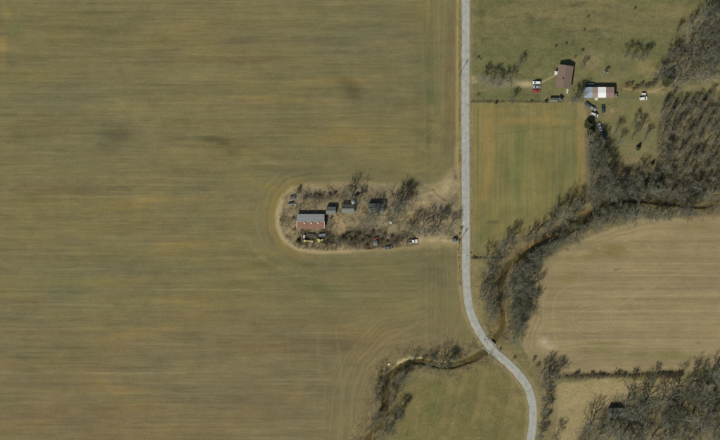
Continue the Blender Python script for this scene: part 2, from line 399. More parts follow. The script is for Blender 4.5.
for cx, cy, rx, ry, c, a in [(612, 111, 3, 4, (168, 144, 98), .8), (634, 108, 10, 14, (124, 118, 78), .7), (648, 70, 12, 12, (146, 124, 88), .7), (640, 160, 14, 22, (132, 118, 86), .7), (626, 128, 20, 24, (112, 108, 72), .6), (655, 92, 18, 4, (140, 122, 86), .7),
                           (578, 104, 14, 8, (122, 110, 86), .8), (630, 87, 14, 6, (120, 96, 62), .8), (672, 88, 10, 4, (150, 132, 92), .6), (567, 92, 10, 4, (128, 116, 82), .6), (590, 110, 9, 10, (112, 102, 80), .6)]:
    over(ell(cx, cy, rx, ry) * a, c)
over(stroke(spline([(624, 88.5), (640, 90.5), (652, 92), (662, 88), (672, 86)], 3), 1.4, 1.5, .3) * .8, (164, 142, 102))
# drive of the brown house
over(stroke(spline([(469, 78.5), (480, 80), (497, 82), (515, 83.5), (534, 84.5)], 3), 8, 6, 1.5) * .6, (132, 122, 96))
over(ell(524, 84.5, 11, 4, 0, .3) * .95, (172, 157, 120)); over(ell(472, 78, 5, 3, 15, .2) * .9, (168, 146, 98)); over(stroke([(468, 82.5), (476, 81.5)], 2, 2) * .8, (176, 158, 114)); over(ell(500, 85, 18, 4) * .5, (124, 117, 100))
over(stroke([(541, 82.5), (548, 79), (555, 75.5)], 1.3, 1.2) * .85, (166, 150, 116))
over(stroke([(471, 104), (500, 104), (545, 104), (583, 104.5)], 3.5, 2.5, .6) * .6, (142, 124, 86)); over(stroke([(471, 101.5), (562, 101.5)], 1.8, 1.2, .5) * .7, (84, 76, 54))
# square hay field
sq = sm(-1.5, 1.5, SD['sq'] - .5)
over(sq, (121, 113, 73)); shift(sq * fb(X, Y, 2.6, 90, 80, 3), (7, 6.2, 4.5)); shift(sq * fb(X, Y, 12, 130, 81, 3), (8, 3.5, 1)); shift(sq * fb(X, Y, 20, 16, 82, 4), (6, 5, 3))
over(sq * ell(530, 155, 40, 50) * .4, (106, 107, 66)); over(sq * stroke([(520, 130), (519, 210)], 8, 8) * .4, (96, 102, 62))
for pts, w, a in [([(488, 120), (488, 150), (487, 178), (484, 198)], 7, .65), ([(500, 122), (530, 120), (566, 122)], 6, .6), ([(480, 112), (520, 110), (572, 113)], 4, .35), ([(577, 120), (580, 150), (583, 176)], 4, .45), ([(474, 110), (475, 170), (477, 230)], 5, .35)]:
    over(sq * stroke(spline(pts, 4), w, w * 1.4, 2.2) * a * 1.0, (147, 124, 75))
for pts in ([(474, 108), (472, 240)], [(478, 110), (477, 236)], [(494, 134), (575, 130), (580, 180)], [(484, 240), (520, 226), (550, 208)]): over(sq * stroke(spline(pts, 5), 1, 1.2) * .4, (92, 88, 58))
over(sq * ell(492, 222, 8, 2) * .6, (94, 86, 60)); over(sq * sm(10, 0, SD['sq']) * sm(560, 580, X) * .6, (142, 124, 90))
# east field, its small neighbour and the meadow
ef = sm(-2, 2, SD['ef'] - 1)
over(ef, (140, 125, 93)); strE = fb(X, Y, 120, 1.7, 90, 3); hE = sm(22, 12, SD['ef'])
rE = strE * (1 - hE) + fb(SD['ef'], X + Y, 2.2, 60, 91, 3) * hE
shift(ef * rE, (7, 6.5, 5)); shift(ef * fb(X, Y, 200, 5, 92, 3), (6, 5.5, 4)); shift(ef * fb(X, Y, 40, 26, 93), (4, 3, 2))
over(ef * ell(620, 252, 60, 10, -6) * np.clip(.5 + NZ2, 0, 1) * .7, (122, 110, 68)); over(ef * ell(570, 278, 24, 9, -35) * np.clip(.5 + NZ2, 0, 1) * .5, (118, 110, 64)); over(ef * ell(600, 252, 30, 8, -12) * .4, (120, 108, 66))
for cx, cy, rx, ry in [(600, 350, 30, 3), (670, 353, 50, 3), (690, 357, 40, 2.5), (610, 343, 30, 2), (700, 228, 24, 4), (650, 355, 60, 5)]: over(ef * ell(cx, cy, rx, ry) * .42, (116, 110, 68))
for cy_, x0, x1 in [(290, 590, 785), (302, 590, 785), (330, 575, 785), (262, 640, 785), (284, 620, 785), (315, 600, 785)]: over(ef * stroke([(x0, cy_), (x1, cy_ + .5)], .9, 1.2, .4) * .35 * np.clip(.6 + NZ2 * .8, 0, 1), (118, 104, 76))
for cy_, x0, x1 in [(311, 560, 785), (322, 580, 785), (296, 600, 785), (275, 620, 785), (340, 600, 785)]: over(ef * stroke([(x0, cy_), (x1, cy_)], 1.6, 1.4) * .5, (158, 142, 106))
t = np.linspace(0, 2 * math.pi, 26)
for rr, rw, aa in [(19, 14, .55), (15, 10, .4), (23, 18, .35)]: over(ef * stroke(np.stack([592 + rr * np.cos(t), 318 + rw * np.sin(t)], 1), 1.0, 1.2) * aa, (156, 140, 104))
for off in (0, 4): over(ef * stroke([(609 + off, 310), (650 + off, 287), (693 + off, 264)], 1.2, 1.3, .5) * .42, (156, 140, 104))
over(ef * stroke(spline([(556, 345), (553, 315), (557, 295), (572, 286), (600, 282)], 4), 1.2, 1.4) * .5, (157, 141, 104)); over(ef * stroke(spline([(560, 347), (590, 344), (630, 344)], 4), 1.2, 1.4) * .4, (112, 100, 70))
over(ell(544, 342, 8, 7, 20, 0) * np.clip(.8 + NZ2 * .5, 0, 1), (178, 167, 142)); over(ell(551, 347, 6, 4, 20, .8) * .6, (172, 160, 132))
over(ef * np.clip(fb(X, Y, 5, 4, 94) - .7, 0, 1) * ell(625, 250, 40, 9) * 2.5, (166, 156, 112))
for cx, cy, rr in [(616, 270, 3), (619, 269, 2), (698, 343, 3), (711, 355, 2.5)]: over(ell(cx, cy, rr, 1.6) * .6, (96, 90, 60))
sef = sm(-2, 2, SD['sef'])
over(sef, (146, 131, 95)); shift(sef * fb(X, Y, 40, 12, 95), (5, 5, 4)); over(sef * ell(575, 395, 20, 12) * .5, (156, 141, 104))
md = sm(-2, 2, SD['md'])
over(md, (116, 107, 70)); shift(md * fb(X + Y * .25, Y, 4, 70, 96, 3), (6.5, 5.5, 4)); shift(md * fb(X, Y, 16, 16, 99, 4), (6, 4.5, 3)); over(md * np.clip(fb(X, Y, 30, 16, 97), 0, 1) * .45, (104, 101, 64)); over(md * np.clip(fb(X, Y, 24, 12, 98) - .1, 0, 1) * .6, (130, 115, 78))
over(md * sm(16, 4, SD['md']) * sm(500, 440, X) * sm(400, 370, Y) * .6, (118, 109, 78)); over(md * ell(515, 400, 8, 30, -15) * .55, (138, 121, 84)); over(md * ell(435, 400, 8, 40, 12) * .4, (94, 98, 60)); over(md * ell(495, 392, 20, 8) * .4, (124, 106, 72))
# wood floors: leaf litter
for k, c, s in (('ne', (132, 120, 92), 3), ('e', (122, 111, 85), 3), ('se', (120, 109, 79), 3)):
    w = sm(-4, 4, SD[k]); over(w * .9, c); over(w * np.clip(fb(X, Y, 6, 8, 100) , 0, 1) * .7, np.array(c) * .78); over(w * np.clip(fb(X, Y, 10, 10, 101), 0, 1) * .6, np.array(c) * 1.14)
over(stroke(spline([(657, 178), (668, 160), (682, 135), (694, 108), (700, 92)], 4), 4, 4, 1) * .3, (140, 122, 88)); over(stroke(spline([(662, 93), (690, 88), (710, 88), (730, 87)], 4), 5, 4, 1) * .6, (142, 127, 95))
# belts of rough ground along the creek
belt = sm(26, 12, d_creek + NZ2 * 4) * sm(475, 490, X) * sm(350, 335, Y - (X > 520) * 0)
belt_n = sm(-6, 4, np.minimum(Y - 165, 216 - Y) + NZ2 * 3) * sm(596, 612, X) + sm(-4, 4, np.minimum(X - 585, 608 - X)) * sm(-6, 6, np.minimum(Y - 126, 215 - Y))
over(np.clip(belt, 0, 1) * .85 * (1 - ef * .9) * (1 - sq), (112, 101, 74)); over(np.clip(belt_n, 0, 1) * .85 * (1 - ef), (110, 99, 73))
over(np.clip(belt + belt_n, 0, 1) * (1 - ef) * (1 - sq) * np.clip(fb(X, Y, 7, 7, 103), 0, 1) * .6, (84, 78, 56)); over(np.clip(belt + belt_n, 0, 1) * (1 - ef) * (1 - sq) * np.clip(fb(X, Y, 8, 6, 104) - .2, 0, 1) * .7, (140, 124, 90))
se_str = sm(-4, 4, np.minimum(X - 533, 557 - X)) * sm(352, 364, Y); over(se_str * .7, (118, 106, 78))
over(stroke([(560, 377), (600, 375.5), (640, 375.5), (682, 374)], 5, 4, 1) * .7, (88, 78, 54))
wbelt = sm(16, 6, d_creek + NZ2 * 3) * (X < 489) * (Y > 345); over(wbelt * .7, (118, 106, 76)); over(wbelt * np.clip(fb(X, Y, 6, 6, 105), 0, 1) * .6, (98, 90, 64))
# creek banks
over(sm(7.5, 4.5, d_creek) * .6, (112, 98, 66)); over(sm(4.6, 2, d_creek) * .8, (88, 78, 50))
for pts, w, c, a in [([(527, 250), (536, 243), (548, 237.5), (556, 236)], 3.2, (164, 130, 76), .9), ([(506, 273), (513, 262)], 2.5, (150, 122, 74), .7), ([(496, 330), (502, 322), (504, 314)], 5, (150, 124, 80), .8), ([(398, 363), (408, 358.5), (421, 358)], 3, (182, 166, 126), .95), ([(383, 374), (390, 371), (397, 366)], 2.2, (176, 158, 118), .8),
                     ([(580, 214), (587, 211)], 3, (156, 122, 70), .8), ([(444, 361), (455, 361)], 2.5, (158, 138, 96), .8), ([(373, 436), (370, 431)], 4, (160, 138, 98), .8), ([(612, 204), (640, 204), (668, 206)], 1.6, (146, 114, 66), .7), ([(700, 209), (716, 204)], 2, (140, 108, 60), .7), ([(391, 412), (390, 424)], 2, (154, 130, 86), .6)]:
    over(stroke(spline(pts, 3), w, w, .7) * a, c)
# verges
vg = sm(9.5, 5.5, d_road + NZ2 * 1.0); over(vg * .75 * (1 - .55 * sm(0, 3, X - 466) * (Y < 300)), (142, 127, 90))
over(sm(6.4, 4.4, d_road + NZ2 * .6) * .6, (128, 118, 92))
over(stroke([(457.5, -60), (457.3, 60), (457, 140), (458, 180)], 2.2, 2, .8) * .75, (160, 138, 92)); over(stroke([(460, -60), (459.6, 60), (459.4, 180)], 1.0, 1.2, .6) * .5, (98, 88, 60)); over(stroke([(454, -60), (453.5, 100), (452, 150)], 2.4, 2, .8) * .4, (122, 102, 70))
over(stroke([(458.5, 238), (458.5, 262), (459, 285), (463, 310)], 2.4, 2, .6) * .6, (156, 136, 96)); over(stroke([(474, 262), (477, 290), (483, 312)], 5, 5, 1) * .5, (140, 124, 88))
over(stroke([(470.5, 257.5), (500, 258)], 1.6, 1.2, .4) * .8, (74, 66, 46)); over(stroke([(440, 238.4), (460, 238.8)], 1.0, 1.0, .3) * .7, (84, 76, 54))
shift(NZ2, (2, 2, 1.5))
# break the rows and streaks up at the finest scale the survey holds
shift(rng.normal(0, 1, X.size), (2.4, 2.3, 1.8))
shift(np.ones(X.size), (-1.2, -0.4, -0.6))
C = np.clip(C, 20, 230)
RGB = lin(C) / GAIN

use_i = (head_i > .5) & (X < 460); use_c = (head_c > .5) & ~use_i; use_v = (head > .5) & ~use_i & ~use_c; use_e = (SD['ef'] > -2) & (hE > .5)
row_ = np.select([use_e, use_i, use_c, use_v], [SD['ef'], sd_isl0, d_lane, X], Y) * S
along_ = np.select([use_e, use_i, use_c, use_v], [X + Y, X + Y, X + Y, Y], X) * S
ROWD = np.stack([along_, row_, 0 * row_], 1).astype(np.float32)
# heights: only the creek cuts into the plain
cw = np.where(X > 489, .44, .66) * (1 + .3 * fb(X, Y, 24, 24, 121)); depth = 1.5 * sm(6.6, 2.2, d_creek / cw)
H = (-depth + 0.10 * sm(3, 8, d_creek) * 0 + 0.30 * fb(X, Y, 7, 7, 120) * sm(5, 1, d_creek)).astype(np.float32)
d_rc = d_road
H = np.where(d_rc < 3.6, H - 0.02, H)

# ------------------------------------------------------------------ ground: one sheet, cut into fields, verges and woods
zone = np.zeros(X.size, np.int8)
ZN = ['crop_field', 'pasture', 'farmyard', 'house_yard', 'hay_field', 'crop_field', 'stubble_field', 'meadow', 'wood_floor', 'wood_floor', 'wood_floor', 'creek_bank', 'verge', 'rough_ground']
zone[(X > 466) & (Y < 103)] = 1
zone[(SD['isl'] > 0)] = 2
zone[(X > 470) & (Y >= 103) & (Y < 520)] = 13
zone[(d_creek < 20) & (X < 490) & (Y > 340)] = 13
zone[SD['yd'] > 0] = 3
zone[SD['sq'] > 0] = 4
zone[SD['ef'] > 0] = 5
zone[SD['sef'] > 0] = 6
zone[SD['md'] > 0] = 7
zone[SD['ne'] > 0] = 8
zone[SD['e'] > 0] = 9
zone[SD['se'] > 0] = 10
zone[d_creek < 8.5] = 11
zone[(d_road < 8) & (d_creek > 8.5)] = 12
M_FIELD = ground_mat("stubble_rows", fine=.17, fine_scale=1.0, mid=.05, mid_scale=.12, stretch=(.10, 1.6, 1), bump=.2, rows_=True, grain=.16)
M_GRASS = ground_mat("rough_grass", fine=.22, fine_scale=.8, mid=.14, mid_scale=.2, grain=.14)
M_HAY = ground_mat("hay_rows", fine=.2, fine_scale=1.0, mid=.08, mid_scale=.15, stretch=(1.5, .035, 1), rows_=False, grain=.15)
M_LITTER = ground_mat("leaf_litter", fine=.34, fine_scale=.9, mid=.2, mid_scale=.25, bump=.6)
M_YARD = ground_mat("trodden_yard", fine=.3, fine_scale=.8, mid=.2, mid_scale=.22, bump=.5)
ZM = [M_FIELD, M_GRASS, M_YARD, M_GRASS, M_HAY, M_FIELD, M_GRASS, M_GRASS, M_LITTER, M_LITTER, M_LITTER, M_YARD, M_GRASS, M_LITTER]
ii, jj = np.meshgrid(np.arange(nx - 1), np.arange(ny - 1))
v0 = (jj * nx + ii).ravel()
quads = np.stack([v0 + nx, v0 + nx + 1, v0 + 1, v0], 1)
qz = zone[v0]
PX, PY = (X - 360) * S, (220 - Y) * S
XYZ = np.stack([PX, PY, H], 1)
for z in range(len(ZN)):
    q = quads[qz == z]
    if not len(q): continue
    u, inv = np.unique(q.ravel(), return_inverse=True)
    me = mesh_np(ZN[z], XYZ[u], inv.reshape(-1, 4), ZM[z], True)
    if z in (0, 5): ra_ = me.attributes.new("rowdir", 'FLOAT_VECTOR', 'POINT'); ra_.data.foreach_set("vector", ROWD[u].ravel())
    at = me.attributes.new("cover", 'FLOAT_COLOR', 'POINT')
    at.data.foreach_set("color", np.concatenate([RGB[u], np.ones((len(u), 1))], 1).astype(np.float32).ravel())
    tag(obj(ZN[z], me), kind="structure")
# the plain goes on to the horizon
def plain_ring():
    x0, y1 = G(GX0, GY0); x1, y0 = G(GX1, GY1); F = 9000.0
    xs = [-F, x0, x1, F]; ys = [-F, y0, y1, F]
    V = [(x, y, 0.0) for y in ys for x in xs]
    Q = [(j * 4 + i, j * 4 + i + 1, j * 4 + i + 5, j * 4 + i + 4) for j in range(3) for i in range(3) if not (i == 1 and j == 1)]
    m, nt, N, L, P = new_mat("distant_fields")
    ge = N.new("ShaderNodeNewGeometry"); a = N.new("ShaderNodeTexNoise"); a.inputs["Scale"].default_value = .01; a.inputs["Detail"].default_value = 12
    L.new(ge.outputs["Position"], a.inputs[0]); cr = N.new("ShaderNodeValToRGB"); L.new(a.outputs[0], cr.inputs[0])
    cr.color_ramp.elements[0].color = (*base((100, 97, 63)), 1); cr.color_ramp.elements[0].position = .35
    cr.color_ramp.elements[1].color = (*base((138, 122, 85)), 1); cr.color_ramp.elements[1].position = .68
    L.new(cr.outputs[0], P.inputs[0]); P.inputs["Roughness"].default_value = .95; P.inputs["Specular IOR Level"].default_value = .05
    tag(obj("ground", mesh_np("ground", V, Q, m)), kind="structure")
plain_ring()

# ------------------------------------------------------------------ road, creek, culvert
def ribbon(pts, offs, zs):
    """offs: lateral offsets (plan units) with heights zs -> grid mesh"""
    p = np.array(pts); t = np.gradient(p, axis=0); t /= np.linalg.norm(t, axis=1)[:, None]
    nrm = np.stack([-t[:, 1], t[:, 0]], 1)
    V = []; k = len(offs)
    for i in range(len(p)):
        for o, z in zip(offs, zs):
            oo = o[i] if isinstance(o, np.ndarray) else o
            gxy = G(*(p[i] + nrm[i] * oo)); V.append((gxy[0], gxy[1], z))
    F = [(i * k + j, i * k + j + 1, (i + 1) * k + j + 1, (i + 1) * k + j) for i in range(len(p) - 1) for j in range(k - 1)]
    return V, F
def road_mat():
    m, nt, N, L, P = new_mat("worn_asphalt")
    ge = N.new("ShaderNodeNewGeometry")
    a = N.new("ShaderNodeTexNoise"); a.inputs["Scale"].default_value = .35; a.inputs["Detail"].default_value = 9; a.inputs["Roughness"].default_value = .6
    b = N.new("ShaderNodeTexNoise"); b.inputs["Scale"].default_value = 5.0; b.inputs["Detail"].default_value = 3
    uv = N.new("ShaderNodeAttribute"); uv.attribute_name = "lane"
    L.new(ge.outputs["Position"], a.inputs[0]); L.new(ge.outputs["Position"], b.inputs[0])
    cr = N.new("ShaderNodeValToRGB"); L.new(a.outputs[0], cr.inputs[0])
    cr.color_ramp.elements[0].color = (*base((146, 146, 137)), 1); cr.color_ramp.elements[0].position = .3
    cr.color_ramp.elements[1].color = (*base((169, 168, 158)), 1); cr.color_ramp.elements[1].position = .7
    mr = N.new("ShaderNodeMapRange"); mr.inputs[3].default_value = .9; mr.inputs[4].default_value = 1.1; L.new(b.outputs[0], mr.inputs[0])
    mu = N.new("ShaderNodeMath"); mu.operation = 'MULTIPLY'; L.new(mr.outputs[0], mu.inputs[0]); L.new(uv.outputs["Fac"], mu.inputs[1])
    hv = N.new("ShaderNodeHueSaturation"); L.new(cr.outputs[0], hv.inputs["Color"]); L.new(mu.outputs[0], hv.inputs["Value"])
    # tar-sealed cracks
    v = N.new("ShaderNodeTexVoronoi"); v.feature = 'DISTANCE_TO_EDGE'; v.inputs["Scale"].default_value = .11
    nz = N.new("ShaderNodeTexNoise"); nz.inputs["Scale"].default_value = .6; L.new(ge.outputs["Position"], nz.inputs[0])
    va = N.new("ShaderNodeVectorMath"); va.operation = 'MULTIPLY_ADD'; L.new(nz.outputs["Color"], va.inputs[0]); va.inputs[1].default_value = (3, 3, 3); L.new(ge.outputs["Position"], va.inputs[2]); L.new(va.outputs[0], v.inputs["Vector"])
    cm = N.new("ShaderNodeMapRange"); cm.inputs[1].default_value = .004; cm.inputs[2].default_value = .014; cm.inputs[3].default_value = .3; cm.inputs[4].default_value = 0; L.new(v.outputs[0], cm.inputs[0])
    mx = N.new("ShaderNodeMixRGB"); L.new(cm.outputs[0], mx.inputs[0]); L.new(hv.outputs[0], mx.inputs[1]); mx.inputs[2].default_value = (*base((96, 95, 90)), 1)
    L.new(mx.outputs[0], P.inputs[0]); P.inputs["Roughness"].default_value = .85; P.inputs["Specular IOR Level"].default_value = .2
    return m
_far = [(465.6, y) for y in range(-900, -62, 60)]
rp = np.concatenate([np.array(_far), ROAD, np.array([(512 - k * 20, 502 + k * 60) for k in range(1, 12)])])
w = 4.15 + 0.12 * np.sin(np.arange(len(rp)) * 1.7) + 0.1 * np.sin(np.arange(len(rp)) * .63)
offs = [-w - .35, -w, -3.1 + 0 * w, -2.0 + 0 * w, -.9 + 0 * w, 0 * w, .9 + 0 * w, 2.0 + 0 * w, 3.1 + 0 * w, w, w + .35]
V, F = ribbon(rp, offs, [-.25, .03, .05, .062, .072, .08, .072, .062, .05, .03, -.25])
lane = np.tile(np.array([.86, .88, .97, 1.05, .98, .95, .98, 1.05, .97, .88, .86]), len(rp)).astype(np.float32)
me = mesh_np("road", V, np.array(F)[:, ::-1], road_mat(), True)
a_ = me.attributes.new("lane", 'FLOAT', 'POINT'); a_.data.foreach_set("value", lane)
tag(obj("road", me), kind="structure")
M_PATCH = mat("asphalt_patch", base((134, 134, 128)), .85, var=.15, scale=2)
def road_patch(i, dx, L_, W_, ang, label):
    x, y = G(*i); m = MB().box((0, 0, 0.084), (L_, W_, .012)); tag(m.build("road_patch", M_PATCH, loc=(x, y, 0), rot=(0, 0, ang)), kind="structure")
road_patch((467.4, 255.5), 0, 1.3, .9, .1, "")
road_patch((481.2, 334.5), 0, .35, 4.4, -1.0, "")
road_patch((529.2, 390.5), 0, .4, 4.6, -1.2, "")

def water_mat():
    m, nt, N, L, P = new_mat("creek_water")
    ge = N.new("ShaderNodeNewGeometry"); a = N.new("ShaderNodeTexNoise"); a.inputs["Scale"].default_value = .4; a.inputs["Detail"].default_value = 6
    L.new(ge.outputs["Position"], a.inputs[0]); cr = N.new("ShaderNodeValToRGB"); L.new(a.outputs[0], cr.inputs[0])
    cr.color_ramp.elements[0].color = (*base((70, 64, 36)), 1); cr.color_ramp.elements[0].position = .3
    cr.color_ramp.elements[1].color = (*base((98, 86, 52)), 1); cr.color_ramp.elements[1].position = .7
    L.new(cr.outputs[0], P.inputs[0]); P.inputs["Roughness"].default_value = .12; P.inputs["IOR"].default_value = 1.33
    b = N.new("ShaderNodeTexNoise"); b.inputs["Scale"].default_value = 3; L.new(ge.outputs["Position"], b.inputs[0])
    bp = N.new("ShaderNodeBump"); bp.inputs["Strength"].default_value = .25; bp.inputs["Distance"].default_value = .05; L.new(b.outputs[0], bp.inputs["Height"]); L.new(bp.outputs[0], P.inputs["Normal"])
    return m
V, F = ribbon(CREEK, [-2.9, -1.2, 0, 1.2, 2.9], [-1.2] * 5)
tag(obj("creek_water", mesh_np("creek_water", V, np.array(F)[:, ::-1], water_mat(), True)), kind="structure")

# concrete culvert walls where the road crosses the creek
M_CONC = mat("weathered_concrete", base((176, 170, 156)), .85, var=.15, scale=2, dirt=base((110, 102, 84)), dirt_amt=.35)
def headwall(px, py, ang, label):
    x, y = G(px, py)
    t = thing("culvert_headwall", label, "headwall", (x, y, -1.5), ang, "concrete headwalls of the creek culvert")
    MB().box((0, 0, .8), (5.6, .35, 1.62)).build("wall", M_CONC, t, .03)
    MB().box((0, 0, 1.67), (5.8, .5, .12)).build("coping", M_CONC, t, .02)
    for s in (-1, 1):
        MB().box((s * 3.3, -.55, .65), (1.5, .3, 1.3), s * -.8).build("wing_wall", M_CONC, t, .03)
    MB().cyl((0, -.19, .55), (0, -.5, .55), .62, n=20).build("pipe", mat("galvanised_pipe", (.3, .3, .3), .5, .6, .2), t)
headwall(486.6, 350.6, math.radians(-46), "pale concrete culvert headwall on the downstream side of the road bend")
headwall(493.0, 342.6, math.radians(134), "shaded concrete culvert headwall on the upstream, wooded side of the road bend")

# ------------------------------------------------------------------ bare trees
M_BARK = mat("grey_bark", (.215, .212, .158), .9, var=.3, scale=1.5, rand=.28, spec=.1)
M_TWIG = mat("grey_twigs", (.185, .185, .135), .9, var=.25, scale=.8, rand=.28, spec=.1)
M_PALEBARK = mat("white_bark", (.52, .49, .42), .85, var=.25, scale=1.2, dirt=(.25, .22, .17), dirt_amt=.3, spec=.1)
M_BRUSH = mat("brown_brush", (.17, .14, .10), .95, var=.3, scale=1.0, rand=.25, spec=.05)

class Tubes:
    def __init__(s): s.V = []; s.T = []; s.n = 0
    def tube(s, pts, rads, sides):
        pts = np.asarray(pts, float); k = len(pts)
        d = np.gradient(pts, axis=0); d /= np.linalg.norm(d, axis=1)[:, None] + 1e-9
        ref = np.array([0.31, 0.95, 0.11]) if abs(d[0, 1]) < .8 else np.array([.9, .1, .4])
        u = np.cross(d, ref); u /= np.linalg.norm(u, axis=1)[:, None] + 1e-9
        w_ = np.cross(d, u)
        an = np.arange(sides) * 2 * math.pi / sides
        ring = pts[:, None] + np.asarray(rads)[:, None, None] * (u[:, None] * np.cos(an)[None, :, None] + w_[:, None] * np.sin(an)[None, :, None])
        s.V.append(ring.reshape(-1, 3))
        i = np.arange(k - 1)[:, None] * sides; j = np.arange(sides)[None]; j1 = (j + 1) % sides
        a = (i + j).ravel(); b = (i + j1).ravel()
        s.T.append(np.concatenate([np.stack([a, b, b + sides], 1), np.stack([a, b + sides, a + sides], 1)]) + s.n)
        s.n += k * sides
    def twigs(s, base_, tip, r):
        """many three-sided spikes at once"""
        base_ = np.asarray(base_); tip = np.asarray(tip); n = len(base_)
        d = tip - base_; d /= np.linalg.norm(d, axis=1)[:, None] + 1e-9
        u = np.cross(d, [0.3, 0.2, 0.93]); u /= np.linalg.norm(u, axis=1)[:, None] + 1e-9
        w_ = np.cross(d, u); r = np.asarray(r)[:, None]
        V = np.stack([base_ + u * r, base_ + (-.5 * u + .87 * w_) * r, base_ + (-.5 * u - .87 * w_) * r, tip], 1).reshape(-1, 3)
        b = np.arange(n)[:, None] * 4 + s.n
        s.T.append(np.concatenate([b + [[0, 1, 3]], b + [[1, 2, 3]], b + [[2, 0, 3]]]))
        s.V.append(V); s.n += n * 4
    def mesh(s, name, m):
        return mesh_np(name, np.concatenate(s.V), np.concatenate(s.T), m, False)

def rot_dir(d, ang, az_):
    d = d / (np.linalg.norm(d) + 1e-9)
    a = np.cross(d, [0.01, .02, 1.0]) if abs(d[2]) < .97 else np.array([1.0, 0, 0])
    a /= np.linalg.norm(a); b = np.cross(d, a)
    r = d * math.cos(ang) + (a * math.cos(az_) + b * math.sin(az_)) * math.sin(ang)
    return r / np.linalg.norm(r)

def limb_path(p, d, length, segs, droop, r, wob=.16):
    pts = [p]; d = d.copy()
    for i in range(segs):
        d = d + np.array([r.gauss(0, wob), r.gauss(0, wob), r.gauss(0, wob * .6) + droop])
        d /= np.linalg.norm(d); p = p + d * length / segs; pts.append(p)
    return np.array(pts)

def make_tree(seed, h=10.0, spread=1.0, fork=.3, limbs=7, twig=1.0, up=.10, thick=1.0, bark=None, twm=None, stems=1):
    """unit: metres. returns (trunk mesh, crown mesh)"""
    r = random.Random(seed); A = Tubes(); B = Tubes()
    bs, ts, rs = [], [], []
    for st in range(stems):
        lean = rot_dir(np.array([0, 0, 1.0]), (.05 if stems == 1 else .35) * r.uniform(.5, 1.3), st * 6.28 / stems + r.random())
        th = h * r.uniform(.78, .88)
        tr = limb_path(np.array([0, 0, -.25]), lean, th, 7, .03, r, .06)
        tr0 = .030 * h * thick / (stems ** .5)
        A.tube(tr, np.linspace(1, .16, 8) ** 1.1 * tr0 * np.array([1.35] + [1] * 7), 7)
        nl = max(3, int(limbs / stems ** .6))
        for i in range(nl):
            f = fork + (1 - fork) * (i + r.random() * .6) / nl
            k = f * 7; i0 = min(6, int(k)); p = tr[i0] + (tr[i0 + 1] - tr[i0]) * (k - i0)
            L1 = h * .50 * spread * (1.05 - .62 * (f - fork) / (1 - fork)) * r.uniform(.8, 1.15)
            d1 = rot_dir(tr[i0 + 1] - tr[i0], r.uniform(.65, 1.05), i * 2.4 + r.uniform(-.4, .4))
            lp = limb_path(p, d1, L1, 5, up, r, .13)
            r1 = tr0 * .5 * (1 - .55 * f)
            A.tube(lp, np.linspace(1, .22, 6) * r1, 5)
            n2 = 6
            for j in range(n2):
                g = .25 + .75 * (j + r.random() * .7) / n2
                k2 = g * 5; j0 = min(4, int(k2)); p2 = lp[j0] + (lp[j0 + 1] - lp[j0]) * (k2 - j0)
                L2 = L1 * .52 * (1.15 - .6 * g) * r.uniform(.75, 1.2)
                d2 = rot_dir(lp[j0 + 1] - lp[j0], r.uniform(.45, .95), j * 2.4 + r.uniform(-.6, .6))
                bp = limb_path(p2, d2, L2, 3, up * 1.2, r, .16)
                B.tube(bp, np.linspace(1, .3, 4) * r1 * .42, 3)
                n3 = int(7 * twig + .5)
                for m_ in range(n3):
                    q = r.uniform(.2, 1.0); k3 = q * 3; m0 = min(2, int(k3)); p3 = bp[m0] + (bp[m0 + 1] - bp[m0]) * (k3 - m0)
                    d3 = rot_dir(bp[m0 + 1] - bp[m0], r.uniform(.4, 1.0), r.random() * 6.28); d3[2] += up * 1.5
                    L3 = h * .125 * r.uniform(.6, 1.3); e3 = p3 + d3 * L3
                    B.tube(np.array([p3, (p3 + e3) / 2 + np.array([r.gauss(0, .05), r.gauss(0, .05), .05]), e3]), np.array([1, .7, .35]) * max(.022, r1 * .19), 3)
                    for t_ in range(5):
                        q2 = r.uniform(.15, 1); pb = p3 + (e3 - p3) * q2
                        d4 = rot_dir(d3, r.uniform(.3, 1.0), r.random() * 6.28); d4[2] += .12
                        bs.append(pb); ts.append(pb + d4 * h * .085 * r.uniform(.5, 1.3)); rs.append(max(.016, r1 * .1))
    B.twigs(bs, ts, rs)
    return A.mesh("trunk", bark or M_BARK), B.mesh("crown", twm or M_TWIG)

TREES = {
 'round': [make_tree(100 + i, 10, 1.18, .25, 9) for i in range(5)],
 'tall': [make_tree(120 + i, 11, .8, .25, 9, up=.16) for i in range(4)],
 'spread': [make_tree(140 + i, 11, 1.35, .2, 10, twig=1.25, thick=1.15) for i in range(4)],
 'thin': [make_tree(200 + i, 10, 1.05, .22, 8, twig=.55, up=.12, thick=1.15) for i in range(5)],
 'sapling': [make_tree(220 + i, 10, .62, .25, 7, twig=.5, up=.2) for i in range(5)],
 'fan': [make_tree(240 + i, 11, 1.5, .14, 11, twig=.62, thick=1.2, up=.06) for i in range(3)],
 'shrub': [make_tree(160 + i, 4, 1.15, .12, 8, twig=.9, stems=3, thick=.8, twm=M_BRUSH, bark=M_BRUSH) for i in range(4)],
 'pale': [make_tree(180 + i, 12, 1.2, .25, 8, twig=.8, thick=1.5, bark=M_PALEBARK) for i in range(2)],
}
_tc = [0]
